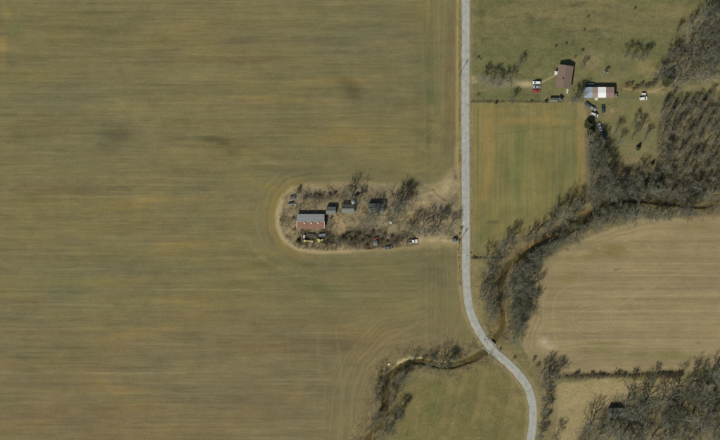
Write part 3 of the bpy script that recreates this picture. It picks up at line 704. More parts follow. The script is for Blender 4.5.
def tree(px, py, h, label, group=None, kind='round', wide=1.0, name="bare_tree", z=0.0, cat="tree"):
    _tc[0] += 1
    lib = TREES[kind]; tr, cr_ = lib[R.randrange(len(lib))]
    nominal = {'round': 10, 'thin': 10, 'sapling': 10, 'fan': 11, 'tall': 11, 'spread': 11, 'shrub': 4, 'pale': 12}[kind]
    x, y = G(px, py); h = h * (1.0 if kind == 'shrub' else 1.2); s = h / nominal
    z = float(H[int(round(min(max(py, GY0), GY1) - GY0)) * nx + int(round(min(max(px, GX0), GX1) - GX0))]) - .03
    t = thing(name, label, cat, (x, y, z), R.uniform(0, 6.28), group)
    t.scale = (s * wide, s * wide, s)
    obj("trunk", tr, t); obj("crown", cr_, t)
    return t

# evergreens
def make_cedar(seed, h=7.0, rad=2.6):
    r = random.Random(seed); A = Tubes()
    A.tube(np.array([[0, 0, -.2], [.05, 0, h * .5], [0, .05, h * .97]]), [h * .028, h * .018, .02], 7)
    V, T = [], []
    n = 5200; k = 0
    lob = [(r.uniform(0, 6.28), r.uniform(.1, .9), r.uniform(.75, 1.25)) for _ in range(9)]
    for i in range(n):
        f = r.random() ** 1.25
        z = h * (.06 + .94 * f); a = r.random() * 6.28
        R0 = rad * (1 - f) ** .75 * (1 + .16 * math.sin(a * 3 + seed) + .10 * math.sin(a * 7 + z * 3)) * (1.0 - .12 * math.sin(z * 5 + a))
        rr = R0 * (1 - r.random() ** 2.4 * .55)
        c = np.array([rr * math.cos(a), rr * math.sin(a), z])
        out = np.array([math.cos(a), math.sin(a), r.uniform(.1, .9)]); out /= np.linalg.norm(out)
        sd = np.array([-math.sin(a), math.cos(a), r.uniform(-.6, .6)])
        L_ = r.uniform(.18, .42); w_ = r.uniform(.06, .13)
        V += [c - sd * w_, c + sd * w_, c + out * L_ + sd * r.uniform(-.1, .1)]; T.append((k, k + 1, k + 2)); k += 3
    return A.mesh("trunk", M_BARK), mesh_np("crown", V, T, M_CEDAR)
M_CEDAR = mat("cedar_foliage", (.085, .10, .042), .8, var=.45, scale=1.6, rand=.2, spec=.15)
CEDARS = [make_cedar(5), make_cedar(9, 7, 2.2)]
def cedar(px, py, h, label, wide=1.0, group=None):
    x, y = G(px, py); tr, cr_ = CEDARS[R.randrange(2)]
    t = thing("cedar_tree", label, "tree", (x, y, 0), R.uniform(0, 6.28), group); s = h / 7.0
    t.scale = (s * wide, s * wide, s); obj("trunk", tr, t); obj("crown", cr_, t)

# farmstead west of the road
for a in [
 (294, 196, 6, "slim bare tree at the northwest corner of the old farmyard", 'tall', .9), (351, 199, 10.5, "large bare tree rising behind the middle grey shed of the farmyard", 'fan', .95), (359, 201, 6.5, "smaller bare tree between the middle shed and the dark-roofed shed", 'round', .9),
 (369, 217, 8.5, "grey bare tree just south of the dark-roofed shed, west of its twin", 'fan', .9), (378, 216, 9, "grey bare tree over the southeast corner of the dark-roofed shed", 'fan', .95),
 (395, 211, 12, "tallest bare tree in the yard, standing alone east of the dark-roofed shed", 'spread', .95), (400, 206, 11, "bare tree close behind the tallest tree east of the sheds", 'spread', .85),
 (410, 231, 10, "westernmost narrow tree in the row beside the farm lane", 'spread', .66), (421, 230, 11, "second narrow tree from the west in the row beside the farm lane", 'spread', .66), (432, 229, 11, "third narrow tree from the west in the row beside the farm lane", 'spread', .7),
 (438, 226, 10, "middle tree set slightly back in the row beside the farm lane", 'spread', .7), (448, 230, 10, "narrow tree of the lane row that stands nearest the road", 'round', .72), (340, 243, 4.5, "small bare tree in the brush west of the rusty tank", 'round', 1.0)]:
    tree(a[0], a[1], a[2], a[3], None, a[4], a[5])
# brown house and mobile home
for a in [
 (484, 81, 7, "westernmost bare tree in the clump beside the gravel drive", 'round', 1.1), (492, 82, 7.5, "second bare tree in the clump beside the gravel drive", 'round', 1.1), (501, 82.5, 7, "third bare tree in the clump beside the gravel drive", 'round', 1.1), (510, 81, 6.5, "easternmost bare tree in the clump beside the gravel drive", 'round', 1.1),
 (519, 66, 6, "lone small tree on the grass north of the gravel drive", 'round', .9), (512, 101, 6, "small tree growing in the fence line south of the gravel drive", 'round', .95),
 (574, 101, 8, "bare tree at the corner of the hay field by the mobile home", 'round', 1.05), (579, 97, 8, "bare tree against the west end of the mobile home", 'round', 1.0), (583, 66, 5, "small bare tree on the lawn northeast of the brown house", 'round', .9),
 (626, 54, 6, "westernmost bare tree in the small clump on the north pasture", 'round', 1.0), (633, 57, 6.5, "middle bare tree in the small clump on the north pasture", 'round', 1.0), (641, 58, 6, "bare tree at the south of the small clump on the north pasture", 'round', 1.0), (647, 55, 5.5, "easternmost bare tree in the small clump on the north pasture", 'round', 1.0),
 (616, 131, 6.5, "bare tree alone on the lawn south of the mobile home", 'round', .9), (619, 141, 5.5, "low bare tree below the lone tree on the south lawn", 'round', 1.0),
 (634, 123, 6, "northernmost bare tree of the lawn thicket by the wood", 'round', 1.0), (641, 129, 6.5, "bare tree in the middle of the lawn thicket by the wood", 'round', 1.05), (632, 136, 6, "bare tree on the west side of the lawn thicket by the wood", 'round', 1.0), (645, 138, 6, "bare tree on the east side of the lawn thicket by the wood", 'round', 1.0), (677, 31, 5.5, "small bare tree standing just off the edge of the northeast wood", 'round', .9)]:
    tree(a[0], a[1], a[2], a[3], None, a[4], a[5])
for a in [(667, 80, 8.5, "big round dark green cedar at the edge of the northeast wood", 1.3), (588.5, 124, 6.5, "dark green cedar behind the junked cars at the field edge", 1.1), (591, 131, 5.5, "smaller dark cedar just south of the big one at the field edge", 1.0),
          (638, 148, 3.6, "small dark cedar at the foot of the lawn thicket", 1.2), (652, 164, 3.2, "small dark cedar on the bare slope west of the east wood", 1.0), (646, 184, 5, "dark cedar west of its twin above the creek", 1.05), (657, 185, 5.4, "dark cedar east of its twin above the creek", 1.1), (298, 241, 2.6, "small dark evergreen by the scrap west of the yellow tractor", 1.3), (546, 101.5, 2.4, "small dark evergreen in the fence line by the brown house", 1.0), (496, 103, 2.0, "tiny dark evergreen in the fence line by the hay field", 1.0)]:
    cedar(a[0], a[1], a[2], a[3], a[4])

# woods and creek belts: fill by spacing
def fill(poly, gap, n, avoid_creek=2.6, seed=1, extra=None):
    r = random.Random(seed); xs = [p[0] for p in poly]; ys = [p[1] for p in poly]; out = []
    for _ in range(n * 60):
        if len(out) >= n: break
        x, y = r.uniform(max(-8, min(xs)), min(728, max(xs))), r.uniform(max(-6, min(ys)), min(447, max(ys)))
        if not bool(inside(np.array([x]), np.array([y]), poly)[0]): continue
        if np.min(np.hypot(CREEK[:, 0] - x, CREEK[:, 1] - y)) < avoid_creek or np.min(np.hypot(ROAD[:, 0] - x, ROAD[:, 1] - y)) < 7: continue
        if any((x - a) ** 2 + (y - b) ** 2 < gap * gap for a, b in out): continue
        if extra and any((x - a) ** 2 + (y - b) ** 2 < d * d for a, b, d in extra): continue
        out.append((x, y))
    return out
for x, y in fill(WOOD_NE, 8.2, 38, seed=2, extra=[(667, 80, 9)]):
    tree(x, y, R.uniform(8, 12), "grey bare tree in the dense wood at the northeast corner", "trees of the northeast wood", R.choice(['round', 'fan', 'thin', 'thin']), R.uniform(.9, 1.1))
for x, y in fill(WOOD_E, 6.9, 60, seed=3, extra=[(646, 184, 5), (657, 185, 5)]):
    tree(x, y, R.uniform(6.5, 9.5), "slender bare tree in the young wood on the east slope", "trees of the east wood", R.choice(['sapling', 'sapling', 'sapling', 'thin']), R.uniform(.8, 1.0))
for x, y in fill([(p[0], p[1]) for p in WOOD_SE], 9.2, 42, seed=4, extra=[(615, 411, 9), (690, 420, 10)]):
    tree(x, y, R.uniform(9.5, 13.5), "bare tree in the dark wood at the southeast corner", "trees of the southeast wood", R.choice(['thin', 'fan', 'fan', 'round']), R.uniform(.95, 1.15))
tree(690, 421, 12, "white-limbed tree among the dark trees of the southeast wood", None, 'pale', 1.1, "pale_tree")
tree(694, 187, 8, "pale-barked tree at the south edge of the east wood", None, 'pale', 1.0, "pale_tree")
BELT_A = [(588, 134), (600, 137), (601, 164), (615, 178), (640, 181), (655, 186), (690, 199), (725, 194), (725, 201), (690, 202), (660, 198), (630, 196), (604, 200), (592, 208), (588, 196), (591, 176)]
BELT_B = [(592, 218), (612, 208), (640, 208), (690, 211), (690, 214), (640, 217), (606, 226), (578, 237), (553, 250), (536, 264), (529, 286), (527, 318), (516, 340), (508, 340), (512, 318), (509, 290), (516, 272), (535, 254), (560, 243)]
BELT_C = [(588, 206), (580, 214), (560, 226), (540, 232), (520, 243), (505, 254), (494, 270), (492, 290), (494, 312), (488, 326), (480, 306), (477, 288), (482, 272), (496, 258), (500, 246), (520, 236), (548, 222), (556, 210), (575, 204)]
for x, y in fill(BELT_A, 7.0, 46, seed=5): tree(x, y, R.uniform(7, 10.5), "bare creekside tree in the belt north of the creek", "trees north of the creek", R.choice(['round', 'thin', 'round', 'fan']), R.uniform(.95, 1.15))
for x, y in fill(BELT_B, 6.4, 58, seed=6): tree(x, y, R.uniform(7.5, 11), "bare creekside tree between the creek and the tan east field", "trees between creek and east field", R.choice(['round', 'spread', 'fan', 'round']), R.uniform(.9, 1.1))
for x, y in fill(BELT_C, 7.4, 30, seed=7, extra=[(563, 219, 9)]): tree(x, y, R.uniform(7, 10), "bare creekside tree between the road, the hay field and the creek", "trees between road and creek", R.choice(['thin', 'fan', 'thin']), R.uniform(.95, 1.15))
for a in [(563, 219, 12.5, "broad fan-shaped tree at the southeast corner of the hay field", 'fan', 1.0), (486, 257, 7.5, "forked bare tree beside the fence stub east of the road", 'fan', .8),
          (441, 366, 11, "largest bare tree on the creek bank west of the road", 'fan', .95), (447, 363, 9, "bare tree leaning beside the largest creek bank tree", 'tall', 1.0), (415, 357, 4.5, "small bare tree above the sandy creek bend", 'fan', .75), (405, 378, 8.5, "bare tree inside the creek bend at the meadow corner", 'fan', .8), (399, 384, 9, "bare tree on the meadow bank south of the creek bend", 'fan', .8),
          (376, 389, 8.5, "northern bare tree on the field bank of the creek", 'fan', .8), (375, 400, 8.5, "middle bare tree on the field bank of the creek", 'fan', .8), (378, 414, 9, "southern bare tree on the field bank of the creek", 'fan', .8), (393, 401, 8, "middle bare tree on the meadow bank of the creek", 'fan', .75), (397, 414, 9.5, "leaning bare tree on the meadow bank of the creek", 'tall', 1.1), (391, 428, 9, "southern bare tree on the meadow bank of the creek", 'round', .9), (383, 434, 8.5, "bare tree where the creek leaves the view", 'fan', .8),
          (541, 374, 9, "bare tree nearest the road bend in the clump by the hedgerow", 'round', .95), (549, 378, 9.5, "tall bare tree in the middle of the clump by the hedgerow", 'fan', .9), (557, 376, 8.5, "bare tree where the hedgerow joins the clump", 'round', .95), (545, 384, 8.5, "bare tree at the south of the clump by the hedgerow", 'round', .9),
          (546, 398, 8, "first bare tree south of the hedgerow clump along the road", 'tall', 1.1), (543, 411, 7.5, "second bare tree south of the hedgerow clump along the road", 'tall', 1.1), (541, 424, 7.5, "third bare tree south of the hedgerow clump along the road", 'tall', 1.1), (539, 437, 7.5, "fourth bare tree south of the hedgerow clump along the road", 'tall', 1.1), (556, 436, 8, "bare tree between the road trees and the southeast wood", 'round', .9), (652, 377, 6.5, "tallest bare tree standing in the hedgerow", 'round', 1.0)]:
    tree(a[0], a[1], a[2], a[3], None, a[4], a[5])

for x, y, h in [(381, 383, 7), (393, 377, 6.5), (379, 396, 7), (391, 392, 7.5), (394, 421, 8), (386, 418, 6), (376, 421, 7.5), (371, 427, 7), (412, 367, 6), (420, 367, 5.5), (428, 367, 5.5), (431, 358, 5.5), (456, 360, 5)]:
    tree(x, y, h, "small bare tree crowding the lower creek channel", "small trees along the lower creek", R.choice(['fan', 'thin']), R.uniform(.75, .9))
# shrubs
def shrub(px, py, h, label, group=None, wide=1.0): return tree(px, py, h, label, group, 'shrub', wide, "bare_shrub", 0.0, "shrub")
x_ = 566.0
while x_ < 682:
    if abs(x_ - 652) > 4: shrub(x_, 377.0 - (x_ - 566) * .025 + R.uniform(-1.0, 1.0), R.choice([1.0, 1.4, 1.9, 2.4, 3.2]) * R.uniform(.9, 1.15), "low brown shrub in the hedgerow between the tan fields", "hedgerow shrubs", R.uniform(1.0, 1.4))
    x_ += R.uniform(1.8, 4.6)
for i, (x, y, h) in enumerate([(305, 198, 2.6), (309, 196, 2.2), (314, 198, 3.2), (318, 197, 2.8), (328, 197, 3.0), (334, 194, 2.2), (300, 244, 1.6), (345, 241, 3.0), (350, 242, 3.4), (354, 240, 3.0), (347, 236, 2.6), (358, 236, 2.4), (362, 242, 2.4), (368, 239, 2.4), (366, 246, 2.0), (381, 241, 2.2), (386, 243, 2.0), (392, 238, 2.2), (395, 243, 2.2), (401, 241, 2.0), (407, 242, 1.8), (384, 235, 2.0), (326, 243, 2.2), (372, 232, 2.2), (331, 218, 2.0), (292, 219, 2.0), (294, 230, 1.8)]):
    shrub(x, y, h, "scrubby bare shrub in the overgrown farmyard", "farmyard shrubs", R.uniform(1.0, 1.3))
for i, (x, y, h) in enumerate([(478, 58, 1.6), (481, 60, 1.2), (478, 95, 1.4), (531, 102, 1.4), (606, 71, 2.2), (608, 69, 1.8), (556, 47, 1.6), (566, 44, 1.4), (582, 51, 1.6), (575, 57, 1.4), (635, 9, 1.6), (588, 17, 1.4), (584, 30, 1.4)]):
    shrub(x, y, h, "small bare shrub on the pasture around the brown house", "pasture shrubs", 1.1)
for i, (x, y, h) in enumerate([(626, 86, 2.4), (631, 85, 2.4), (636, 88, 2.6), (641, 86, 2.6), (646, 87, 2.6), (651, 86, 3.0), (655, 83, 3.0), (633, 90, 1.6)]):
    shrub(x, y, h, "brown shrub on the brushy bank by the big cedar", "shrubs on the brushy bank", 1.2)
for i, (x, y, h) in enumerate([(461, 229, 1.8), (459.5, 234, 1.2), (458.6, 241, 1.2), (458.7, 258, .9), (473.5, 258.5, 1.8), (476, 258.3, 1.4), (480, 258.4, 1.1), (484, 258, 1.0), (458, 250, .9), (470.8, 253, .8)]):
    shrub(x, y, h, "small dark roadside shrub along the fence lines", "roadside shrubs", 1.1)
for i, (x, y, h) in enumerate([(597, 140, 3), (603, 150, 3), (599, 163, 3), (612, 182, 3), (625, 187, 3), (587, 136, 2.4), (589, 146, 2.6), (590, 158, 2.6), (534, 360, 2.4), (538, 366, 2.4), (550, 390, 2.6), (552, 402, 2.4), (500, 350, 1.8), (514, 358, 1.6), (404, 368, 1.8), (392, 386, 2), (380, 380, 2), (412, 370, 1.8), (420, 368, 1.6), (426, 357, 1.8), (433, 358, 2)]):
    shrub(x, y, h, "low bare shrub in the rough ground near the creek", "creekside shrubs", 1.1)

# undergrowth: weeds, brambles and dead grass too many to count
def undergrowth(name, label, where, n, hmin, hmax, m, seed, wide=.05, box=(-10, 730, -10, 450)):
    """where(x,y)->probability on the plan"""
    r = np.random.default_rng(seed)
    x = r.uniform(box[0], box[1], n * 8); y = r.uniform(box[2], box[3], n * 8)
    p = where(x, y); k = r.random(len(x)) < p; x, y = x[k][:n], y[k][:n]; n = len(x)
    ix = np.clip((x - GX0).astype(int), 0, nx - 1); iy = np.clip((y - GY0).astype(int), 0, ny - 1); z = H[iy * nx + ix]
    b = 4
    bx = np.repeat((x - 360) * S, b) + r.normal(0, .18, n * b); by = np.repeat((220 - y) * S, b) + r.normal(0, .18, n * b); bz = np.repeat(z, b) - .05
    h = r.uniform(hmin, hmax, n * b); a = r.uniform(0, 6.28, n * b); w = wide * r.uniform(.6, 1.5, n * b); l = h * r.uniform(.1, .9, n * b); a2 = r.uniform(0, 6.28, n * b)
    V = np.stack([np.stack([bx - w * np.cos(a), by - w * np.sin(a), bz], 1), np.stack([bx + w * np.cos(a), by + w * np.sin(a), bz], 1), np.stack([bx + l * np.cos(a2), by + l * np.sin(a2), bz + h], 1)], 1).reshape(-1, 3)
    o = obj(name, mesh_np(name, V, np.arange(n * b * 3).reshape(-1, 3), m)); tag(o, label, None, None, "stuff"); return o
def near(d, lo, hi): return np.clip((hi - d) / (hi - lo), 0, 1)
def pat_(x, y, s, seed): return np.clip(fb(x, y, s, s, seed) * 1.3 + .35, 0, 1)
M_WEED = mat("dead_weeds", (.20, .175, .125), .95, var=.35, scale=.4, spec=.05)
M_BRAMBLE = mat("dark_brambles", (.10, .088, .06), .95, var=.35, scale=.5, spec=.05)
CR = CREEK[::4]
def w_belt(x, y):
    d = np.min(np.hypot(x[:, None] - CR[None, :, 0], y[:, None] - CR[None, :, 1]), 1)
    return near(d, 6, 20) * (d > 3.5) * pat_(x, y, 8, 7) * np.where(x < 485, .8, 1)
def w_woods(x, y): return (inside(x, y, WOOD_NE) | inside(x, y, WOOD_E) | inside(x, y, WOOD_SE) | inside(x, y, BELT_A)) * pat_(x, y, 9, 8)
def w_yard(x, y): return (inside(x, y, ISL) & (x < 415)) * pat_(x, y, 9, 9) * np.where((y > 231) & (x > 298), 1, .35)
def w_dark(x, y): return np.clip(w_belt(x, y) * .8 + w_woods(x, y) * .8 + w_yard(x, y) * pat_(x, y, 5, 12), 0, 1) * pat_(x, y, 6, 11)
def thicket(name, label, where, n, hmin, hmax, m, seed, lean=.25, br=7, rad=.022, box=(-10, 730, -10, 450)):
    r = np.random.default_rng(seed); x = r.uniform(box[0], box[1], n * 12); y = r.uniform(box[2], box[3], n * 12)
    k = r.random(len(x)) < where(x, y); x, y = x[k][:n], y[k][:n]; n = len(x)
    z = H[np.clip((y - GY0).astype(int), 0, ny - 1) * nx + np.clip((x - GX0).astype(int), 0, nx - 1)]
    b = np.stack([(x - 360) * S, (220 - y) * S, z - .1], 1); h = r.uniform(hmin, hmax, n)
    tip = b + np.stack([r.normal(0, lean, n) * h, r.normal(0, lean, n) * h, h], 1); T = Tubes(); T.twigs(b, tip, rad * (.7 + h * .25))
    f = r.uniform(.25, .95, (n, br)); p = (b[:, None] + (tip - b)[:, None] * f[..., None]).reshape(-1, 3); L_ = (h[:, None] * r.uniform(.15, .42, (n, br)) * (1.15 - f)).ravel() + .15
    a = r.uniform(0, 6.28, n * br); T.twigs(p, p + np.stack([np.cos(a) * L_, np.sin(a) * L_, L_ * r.uniform(.2, 1.0, n * br)], 1), np.full(n * br, rad * .75))
    tag(obj(name, T.mesh(name, m)), label, None, None, "stuff")
def w_east(x, y): return inside(x, y, WOOD_E) * (.45 + .55 * pat_(x, y, 8, 21))
def w_scrub(x, y): return np.clip(w_belt(x, y) * np.where(x < 488, 1.0, 1.0) + inside(x, y, WOOD_NE) * .14 + inside(x, y, WOOD_SE) * .12 + inside(x, y, BELT_A) * .25, 0, 1) * (1 - inside(x, y, EASTF)) * (1 - inside(x, y, SQUARE))
def w_yardscrub(x, y): return np.clip((inside(x, y, ISL) & (x < 418)) * (np.where((y > 230) & (x > 300), 1.0, .34)) * pat_(x, y, 10, 23), 0, 1)
thicket("sapling_thicket", "fine grey saplings filling the young east wood", w_east, 2400, 2.5, 6.5, M_TWIG, 31, .12, 8, .04, (640, 730, 85, 200))
thicket("creek_scrub", "tangled grey scrub along the creek and under the woods", w_scrub, 5200, 1.0, 3.6, M_TWIG, 32, .3, 8, .036, (340, 730, -5, 450))
thicket("yard_scrub", "tangled brown scrub over the abandoned farmyard", w_yardscrub, 3000, .6, 2.2, M_BRUSH, 33, .35, 8, .042, (278, 420, 184, 252))
undergrowth("dead_weeds", "tan dead weeds and grass on the creek banks", w_belt, 14000, .3, .9, M_WEED, 1, .05, (340, 730, 180, 450))
undergrowth("leaf_litter_weeds", "dry weeds and saplings on the wood floors", w_woods, 14000, .3, 1.2, M_WEED, 2, .05, (560, 730, -5, 450))
undergrowth("yard_weeds", "dead weeds over the abandoned farmyard", w_yard, 9000, .25, .8, M_WEED, 3, .05, (278, 420, 184, 252))
undergrowth("brambles", "dark brambles under the trees and in the farmyard scrub", w_dark, 14000, .4, 1.4, M_BRAMBLE, 4, .05, (278, 730, -5, 450))

# ------------------------------------------------------------------ buildings
def hex_(c): return base(c)
M_GLASS = mat("window_glass", (.03, .035, .04), .08, var=.1, spec=.6)
M_TRIM = mat("white_trim", base((205, 203, 195)), .6, var=.06)
M_DOOR = mat("brown_door", base((96, 70, 50)), .6, var=.15)
M_GWOOD = mat("grey_weathered_boards", base((112, 104, 94)), .9, var=.25, scale=2, stretch=(4, 4, .4), dirt=base((70, 62, 52)), dirt_amt=.35)
M_FOUND = mat("foundation_block", base((120, 116, 108)), .9, var=.15)

def gable_building(name, label, cat, px, py, w, d, eave, ridge, rz, wall_m, roof_n, roof_s, pitch_axis='x', sheets=8, over_=.35, windows=(), doors=(), cap=.34, ridge_cap=None, group=None, lift=.0, ridge_off=0.0, gap=.018):
    """ridge runs along local x; w along x, d along y. roof > sheet pieces on either slope"""
    x, y = G(px, py)
    t = thing(name, label, cat, (x, y, 0), rz, group)
    yr = ridge_off
    wallprof = [(-d / 2, 0), (d / 2, 0), (d / 2, eave), (yr, ridge - .06), (-d / 2, eave)]
    wl_ = MB().prism(wallprof, -w / 2, w / 2, 'x').build("wall", wall_m, t)
    MB().box((0, 0, .12), (w + .12, d + .12, .28)).build("foundation", M_FOUND, t)
    root = MB().box((0, yr, ridge + .085), (w + 2 * over_, cap, .06)).build("roof", ridge_cap or roof_s[0], t, .015)
    sw = (w + 2 * over_) / sheets
    for side, mt in ((1, roof_n), (-1, roof_s)):
        run = (d / 2 - side * yr) ; slope = math.atan2(ridge - eave, run); L = run / math.cos(slope) + over_
        sh = MB()
        nrib = 3
        sh.box((0, -L / 2, 0), (sw - gap, L, .05))
        for k in range(nrib): sh.box(((k + .5) / nrib * sw - sw / 2, -L / 2, .04), (.05, L, .035))
        mesh_ = sh.mesh("roof_sheet", mt if not isinstance(mt, (list, tuple)) else mt[0])
        meshes = [mesh_]
        if isinstance(mt, (list, tuple)):
            for m2 in mt[1:]:
                c2 = mesh_.copy(); c2.materials.clear(); c2.materials.append(m2); meshes.append(c2)
        for i in range(sheets):
            pick = meshes[min(len(meshes) - 1, int(i / sheets * len(meshes)))] if isinstance(mt, list) else meshes[R.randrange(len(meshes))]
            o = obj("roof_sheet", pick, root)
            o.location = (-w / 2 - over_ + (i + .5) * sw, yr, ridge + .04)
            o.rotation_euler = (slope if side < 0 else -slope, 0, 0) if side < 0 else (slope, 0, math.pi)
            if R.random() < .25: o.location.z += R.uniform(0, .012)
    for (fx, fz, ww, wh, side) in windows:              # side: s n e w
        wi = MB()
        rot = {'s': 0, 'n': math.pi, 'e': math.pi / 2, 'w': -math.pi / 2}[side]
        off = d / 2 if side in 'sn' else w / 2
        e = bpy.data.objects.new("window", MB().box((0, -.03, 0), (ww + .16, .06, wh + .16)).mesh("window", M_TRIM)); link(e, t)
        dirv = {'s': (fx, -off, fz), 'n': (-fx, off, fz), 'e': (off, fx, fz), 'w': (-off, -fx, fz)}[side]
        e.location = dirv; e.rotation_euler = (0, 0, rot)
        for sx in (-1, 1): MB().box((sx * ww / 4, -.065, 0), (ww / 2 - .05, .02, wh)).build("pane", M_GLASS, e)
    for (fx, ww, wh, side, dm) in doors:
        rot = {'s': 0, 'n': math.pi, 'e': math.pi / 2, 'w': -math.pi / 2}[side]; off = d / 2 if side in 'sn' else w / 2
        e = MB().box((0, -.04, wh / 2 + .15), (ww, .08, wh)).build("door", dm, t)
        e.location = {'s': (fx, -off, 0), 'n': (-fx, off, 0), 'e': (off, fx, 0), 'w': (-off, -fx, 0)}[side]; e.rotation_euler = (0, 0, rot)
        MB().box((ww * .38, -.1, wh * .5 + .15), (.05, .06, .14)).build("handle", mat("door_iron", (.05, .05, .05), .5, .7), e)
    return t

M_GREYROOF = mat("grey_metal_roof", base((180, 184, 182)), .45, .0, var=.18, scale=1.2, dirt=base((140, 130, 114)), dirt_amt=.42, spec=.5)
M_REDROOF = mat("rust_red_roof", base((122, 82, 64)), .8, .0, var=.2, scale=1.4, dirt=base((112, 92, 80)), dirt_amt=.5)
M_REDROOF2 = mat("rust_red_roof_faded", base((128, 94, 78)), .8, .0, var=.2, scale=1.4, dirt=base((112, 76, 62)), dirt_amt=.45)
M_REDWALL = mat("faded_red_boards", base((124, 62, 50)), .85, var=.2, scale=2, stretch=(4, 4, .4), dirt=base((96, 88, 80)), dirt_amt=.3)
barn = gable_building("red_roofed_barn", "long barn with grey north roof slope, rust-red south slope and three white vents", "barn", 310.7, 221.4, 15.8, 8.2, 2.5, 4.1, 0, M_REDWALL, (M_GREYROOF,), (M_REDROOF, M_REDROOF2), sheets=12, over_=.35,
    windows=[(-5, 1.5, .9, .8, 's'), (0, 1.5, .9, .8, 's'), (5, 1.5, .9, .8, 's'), (-4, 1.5, .9, .8, 'n'), (4, 1.5, .9, .8, 'n')], doors=[(-2.5, 2.2, 2.1, 's', M_GWOOD), (0, 2.6, 2.2, 'e', M_GWOOD)], ridge_cap=M_GREYROOF)
for px in (304.6, 311.5, 318.2):
    e = MB().box((0, 0, .55), (.62, .62, 1.1)).build("roof_vent", M_TRIM, barn, .02, loc=((px - 310.7) * S, -.95, 3.55))
    MB().box((0, 0, 1.2), (.86, .86, .22), 0, .2).build("vent_cap", M_TRIM, e)
for sx in (-1, 1): MB().box((sx * 8.28, -2.15, 3.36), (.16, 4.4, .10)).build("edge_board", M_TRIM, barn).rotation_euler = (0, 0, 0)
for o in [c for c in barn.children if c.name.startswith("edge_board")]:
    sl = math.atan2(1.6, 4.1); cz = o.data
    for v in cz.vertices: v.co.z = 4.1 + .09 + v.co.y * math.tan(sl) + (v.co.z - 3.36) * 1.0

M_SHED1 = mat("pale_grey_shed_roof", base((112, 116, 110)), .7, .0, var=.2, scale=1.2, dirt=base((84, 82, 74)), dirt_amt=.4)
M_SHED2 = mat("dark_shingle_roof", base((104, 104, 96)), .9, .0, var=.25, scale=2, dirt=base((64, 66, 56)), dirt_amt=.45)
M_SHED3 = mat("green_grey_roof", base((120, 126, 114)), .8, .0, var=.2, scale=1.4, dirt=base((70, 70, 60)), dirt_amt=.45)
gable_building("grey_shed", "small pale grey-roofed shed just northeast of the long barn", "shed", 331, 210.6, 5.4, 4.2, 2.7, 3.5, 0, M_GWOOD, (M_SHED1,), (M_SHED1,), sheets=5, over_=.2, doors=[(0, 1.1, 1.9, 's', M_DOOR)], windows=[(0, 1.5, .6, .6, 'e')])
gable_building("middle_shed", "middle farm shed with dark north roof and pale grey south eave", "shed", 348, 208.6, 7.2, 5.0, 2.6, 3.9, 0, M_GWOOD, (M_SHED2,), (M_SHED1,), sheets=7, over_=.2, doors=[(-1.5, 1.2, 1.9, 's', M_DOOR)], windows=[(1.6, 1.5, .7, .6, 's')])
gable_building("dark_roofed_shed", "green-grey roofed shed at the east end of the farm buildings under bare branches", "shed", 376, 208.3, 9.0, 5.4, 3.0, 4.0, 0, M_GWOOD, (M_SHED3,), (M_SHED3, M_SHED2), sheets=9, over_=.25, doors=[(2, 2.2, 2.1, 's', M_GWOOD)], windows=[(-2, 1.6, .8, .7, 's')])
gable_building("woodland_shed", "dark-roofed shed half hidden among the trees of the southeast wood", "shed", 615.5, 412.4, 9.0, 5.4, 3.2, 4.2, 0, M_GWOOD, (M_SHED2,), (M_SHED2, M_SHED3), sheets=9, over_=.25, doors=[(0, 2.2, 2.2, 's', M_GWOOD)])
# brown house
M_BROWNROOF = mat("brown_shingles", base((122, 104, 92)), .95, .0, var=.14, scale=5, dirt=base((104, 86, 76)), dirt_amt=.3)
M_SIDING = mat("beige_siding", base((168, 158, 140)), .8, var=.08)
HR = math.radians(90 - 8)
house = gable_building("brown_house", "ranch house with a brown shingle roof at the end of the gravel drive", "house", 564.2, 76.8, 12.8, 8.2, 2.7, 3.9, HR, M_SIDING, (M_BROWNROOF,), (M_BROWNROOF,), sheets=6, over_=.45, gap=.0,
    windows=[(-4, 1.5, 1.2, 1.1, 's'), (0.5, 1.5, 1.2, 1.1, 's'), (4.4, 1.5, 1.0, 1.1, 's'), (-3.5, 1.5, 1.2, 1.1, 'n'), (2.5, 1.5, 1.6, 1.1, 'n'), (-1.6, 1.5, 1.1, 1.0, 'w'), (1.6, 1.5, 1.1, 1.0, 'w'), (0, 1.5, 1.2, 1.1, 'e')], doors=[(-1.8, .95, 2.0, 'n', M_DOOR), (2.4, .9, 2.0, 's', M_TRIM)])
MB().box((-1.8, 1.0, 4.2), (.6, .6, 1.1)).build("chimney", mat("brick_chimney", base((120, 74, 58)), .9, var=.2, scale=4), house, .02)
M_DECK = mat("pale_porch_boards", base((196, 190, 178)), .75, var=.1, stretch=(1, 6, 1))
def porch(px, py, w, d, rz, label, roof_=True):
    x, y = G(px, py); t = thing("porch", label, "porch", (x, y, 0), rz)
    n = max(3, int(w / .3))
    bm_ = MB().box((0, 0, .3), (w / n - .02, d, .06)).mesh("deck_board", M_DECK)
    dk = MB().box((0, 0, .14), (w - .1, d - .1, .26)).build("deck", M_DECK, t)
    for i in range(n): obj("deck_board", bm_, dk, ((i + .5) * w / n - w / 2, 0, 0))
    for sx in (-1, 1):
        for sy in (-1, 1): MB().box((sx * (w / 2 - .08), sy * (d / 2 - .08), 1.2), (.1, .1, 1.8)).build("post", M_TRIM, t)
    if roof_: MB().box((0, 0, 2.16), (w + .2, d + .2, .1)).build("roof", M_TRIM, t, .02)
    MB().box((0, -d / 2 - .3, .1), (w * .6, .5, .18)).build("step", M_CONC, t)
porch(555.9, 73.2, 2.0, 1.8, HR, "white roofed porch on the west side of the brown house")
porch(567.3, 91.0, 1.1, 2.4, -math.radians(8), "small white back stoop at the south end of the brown house", False)
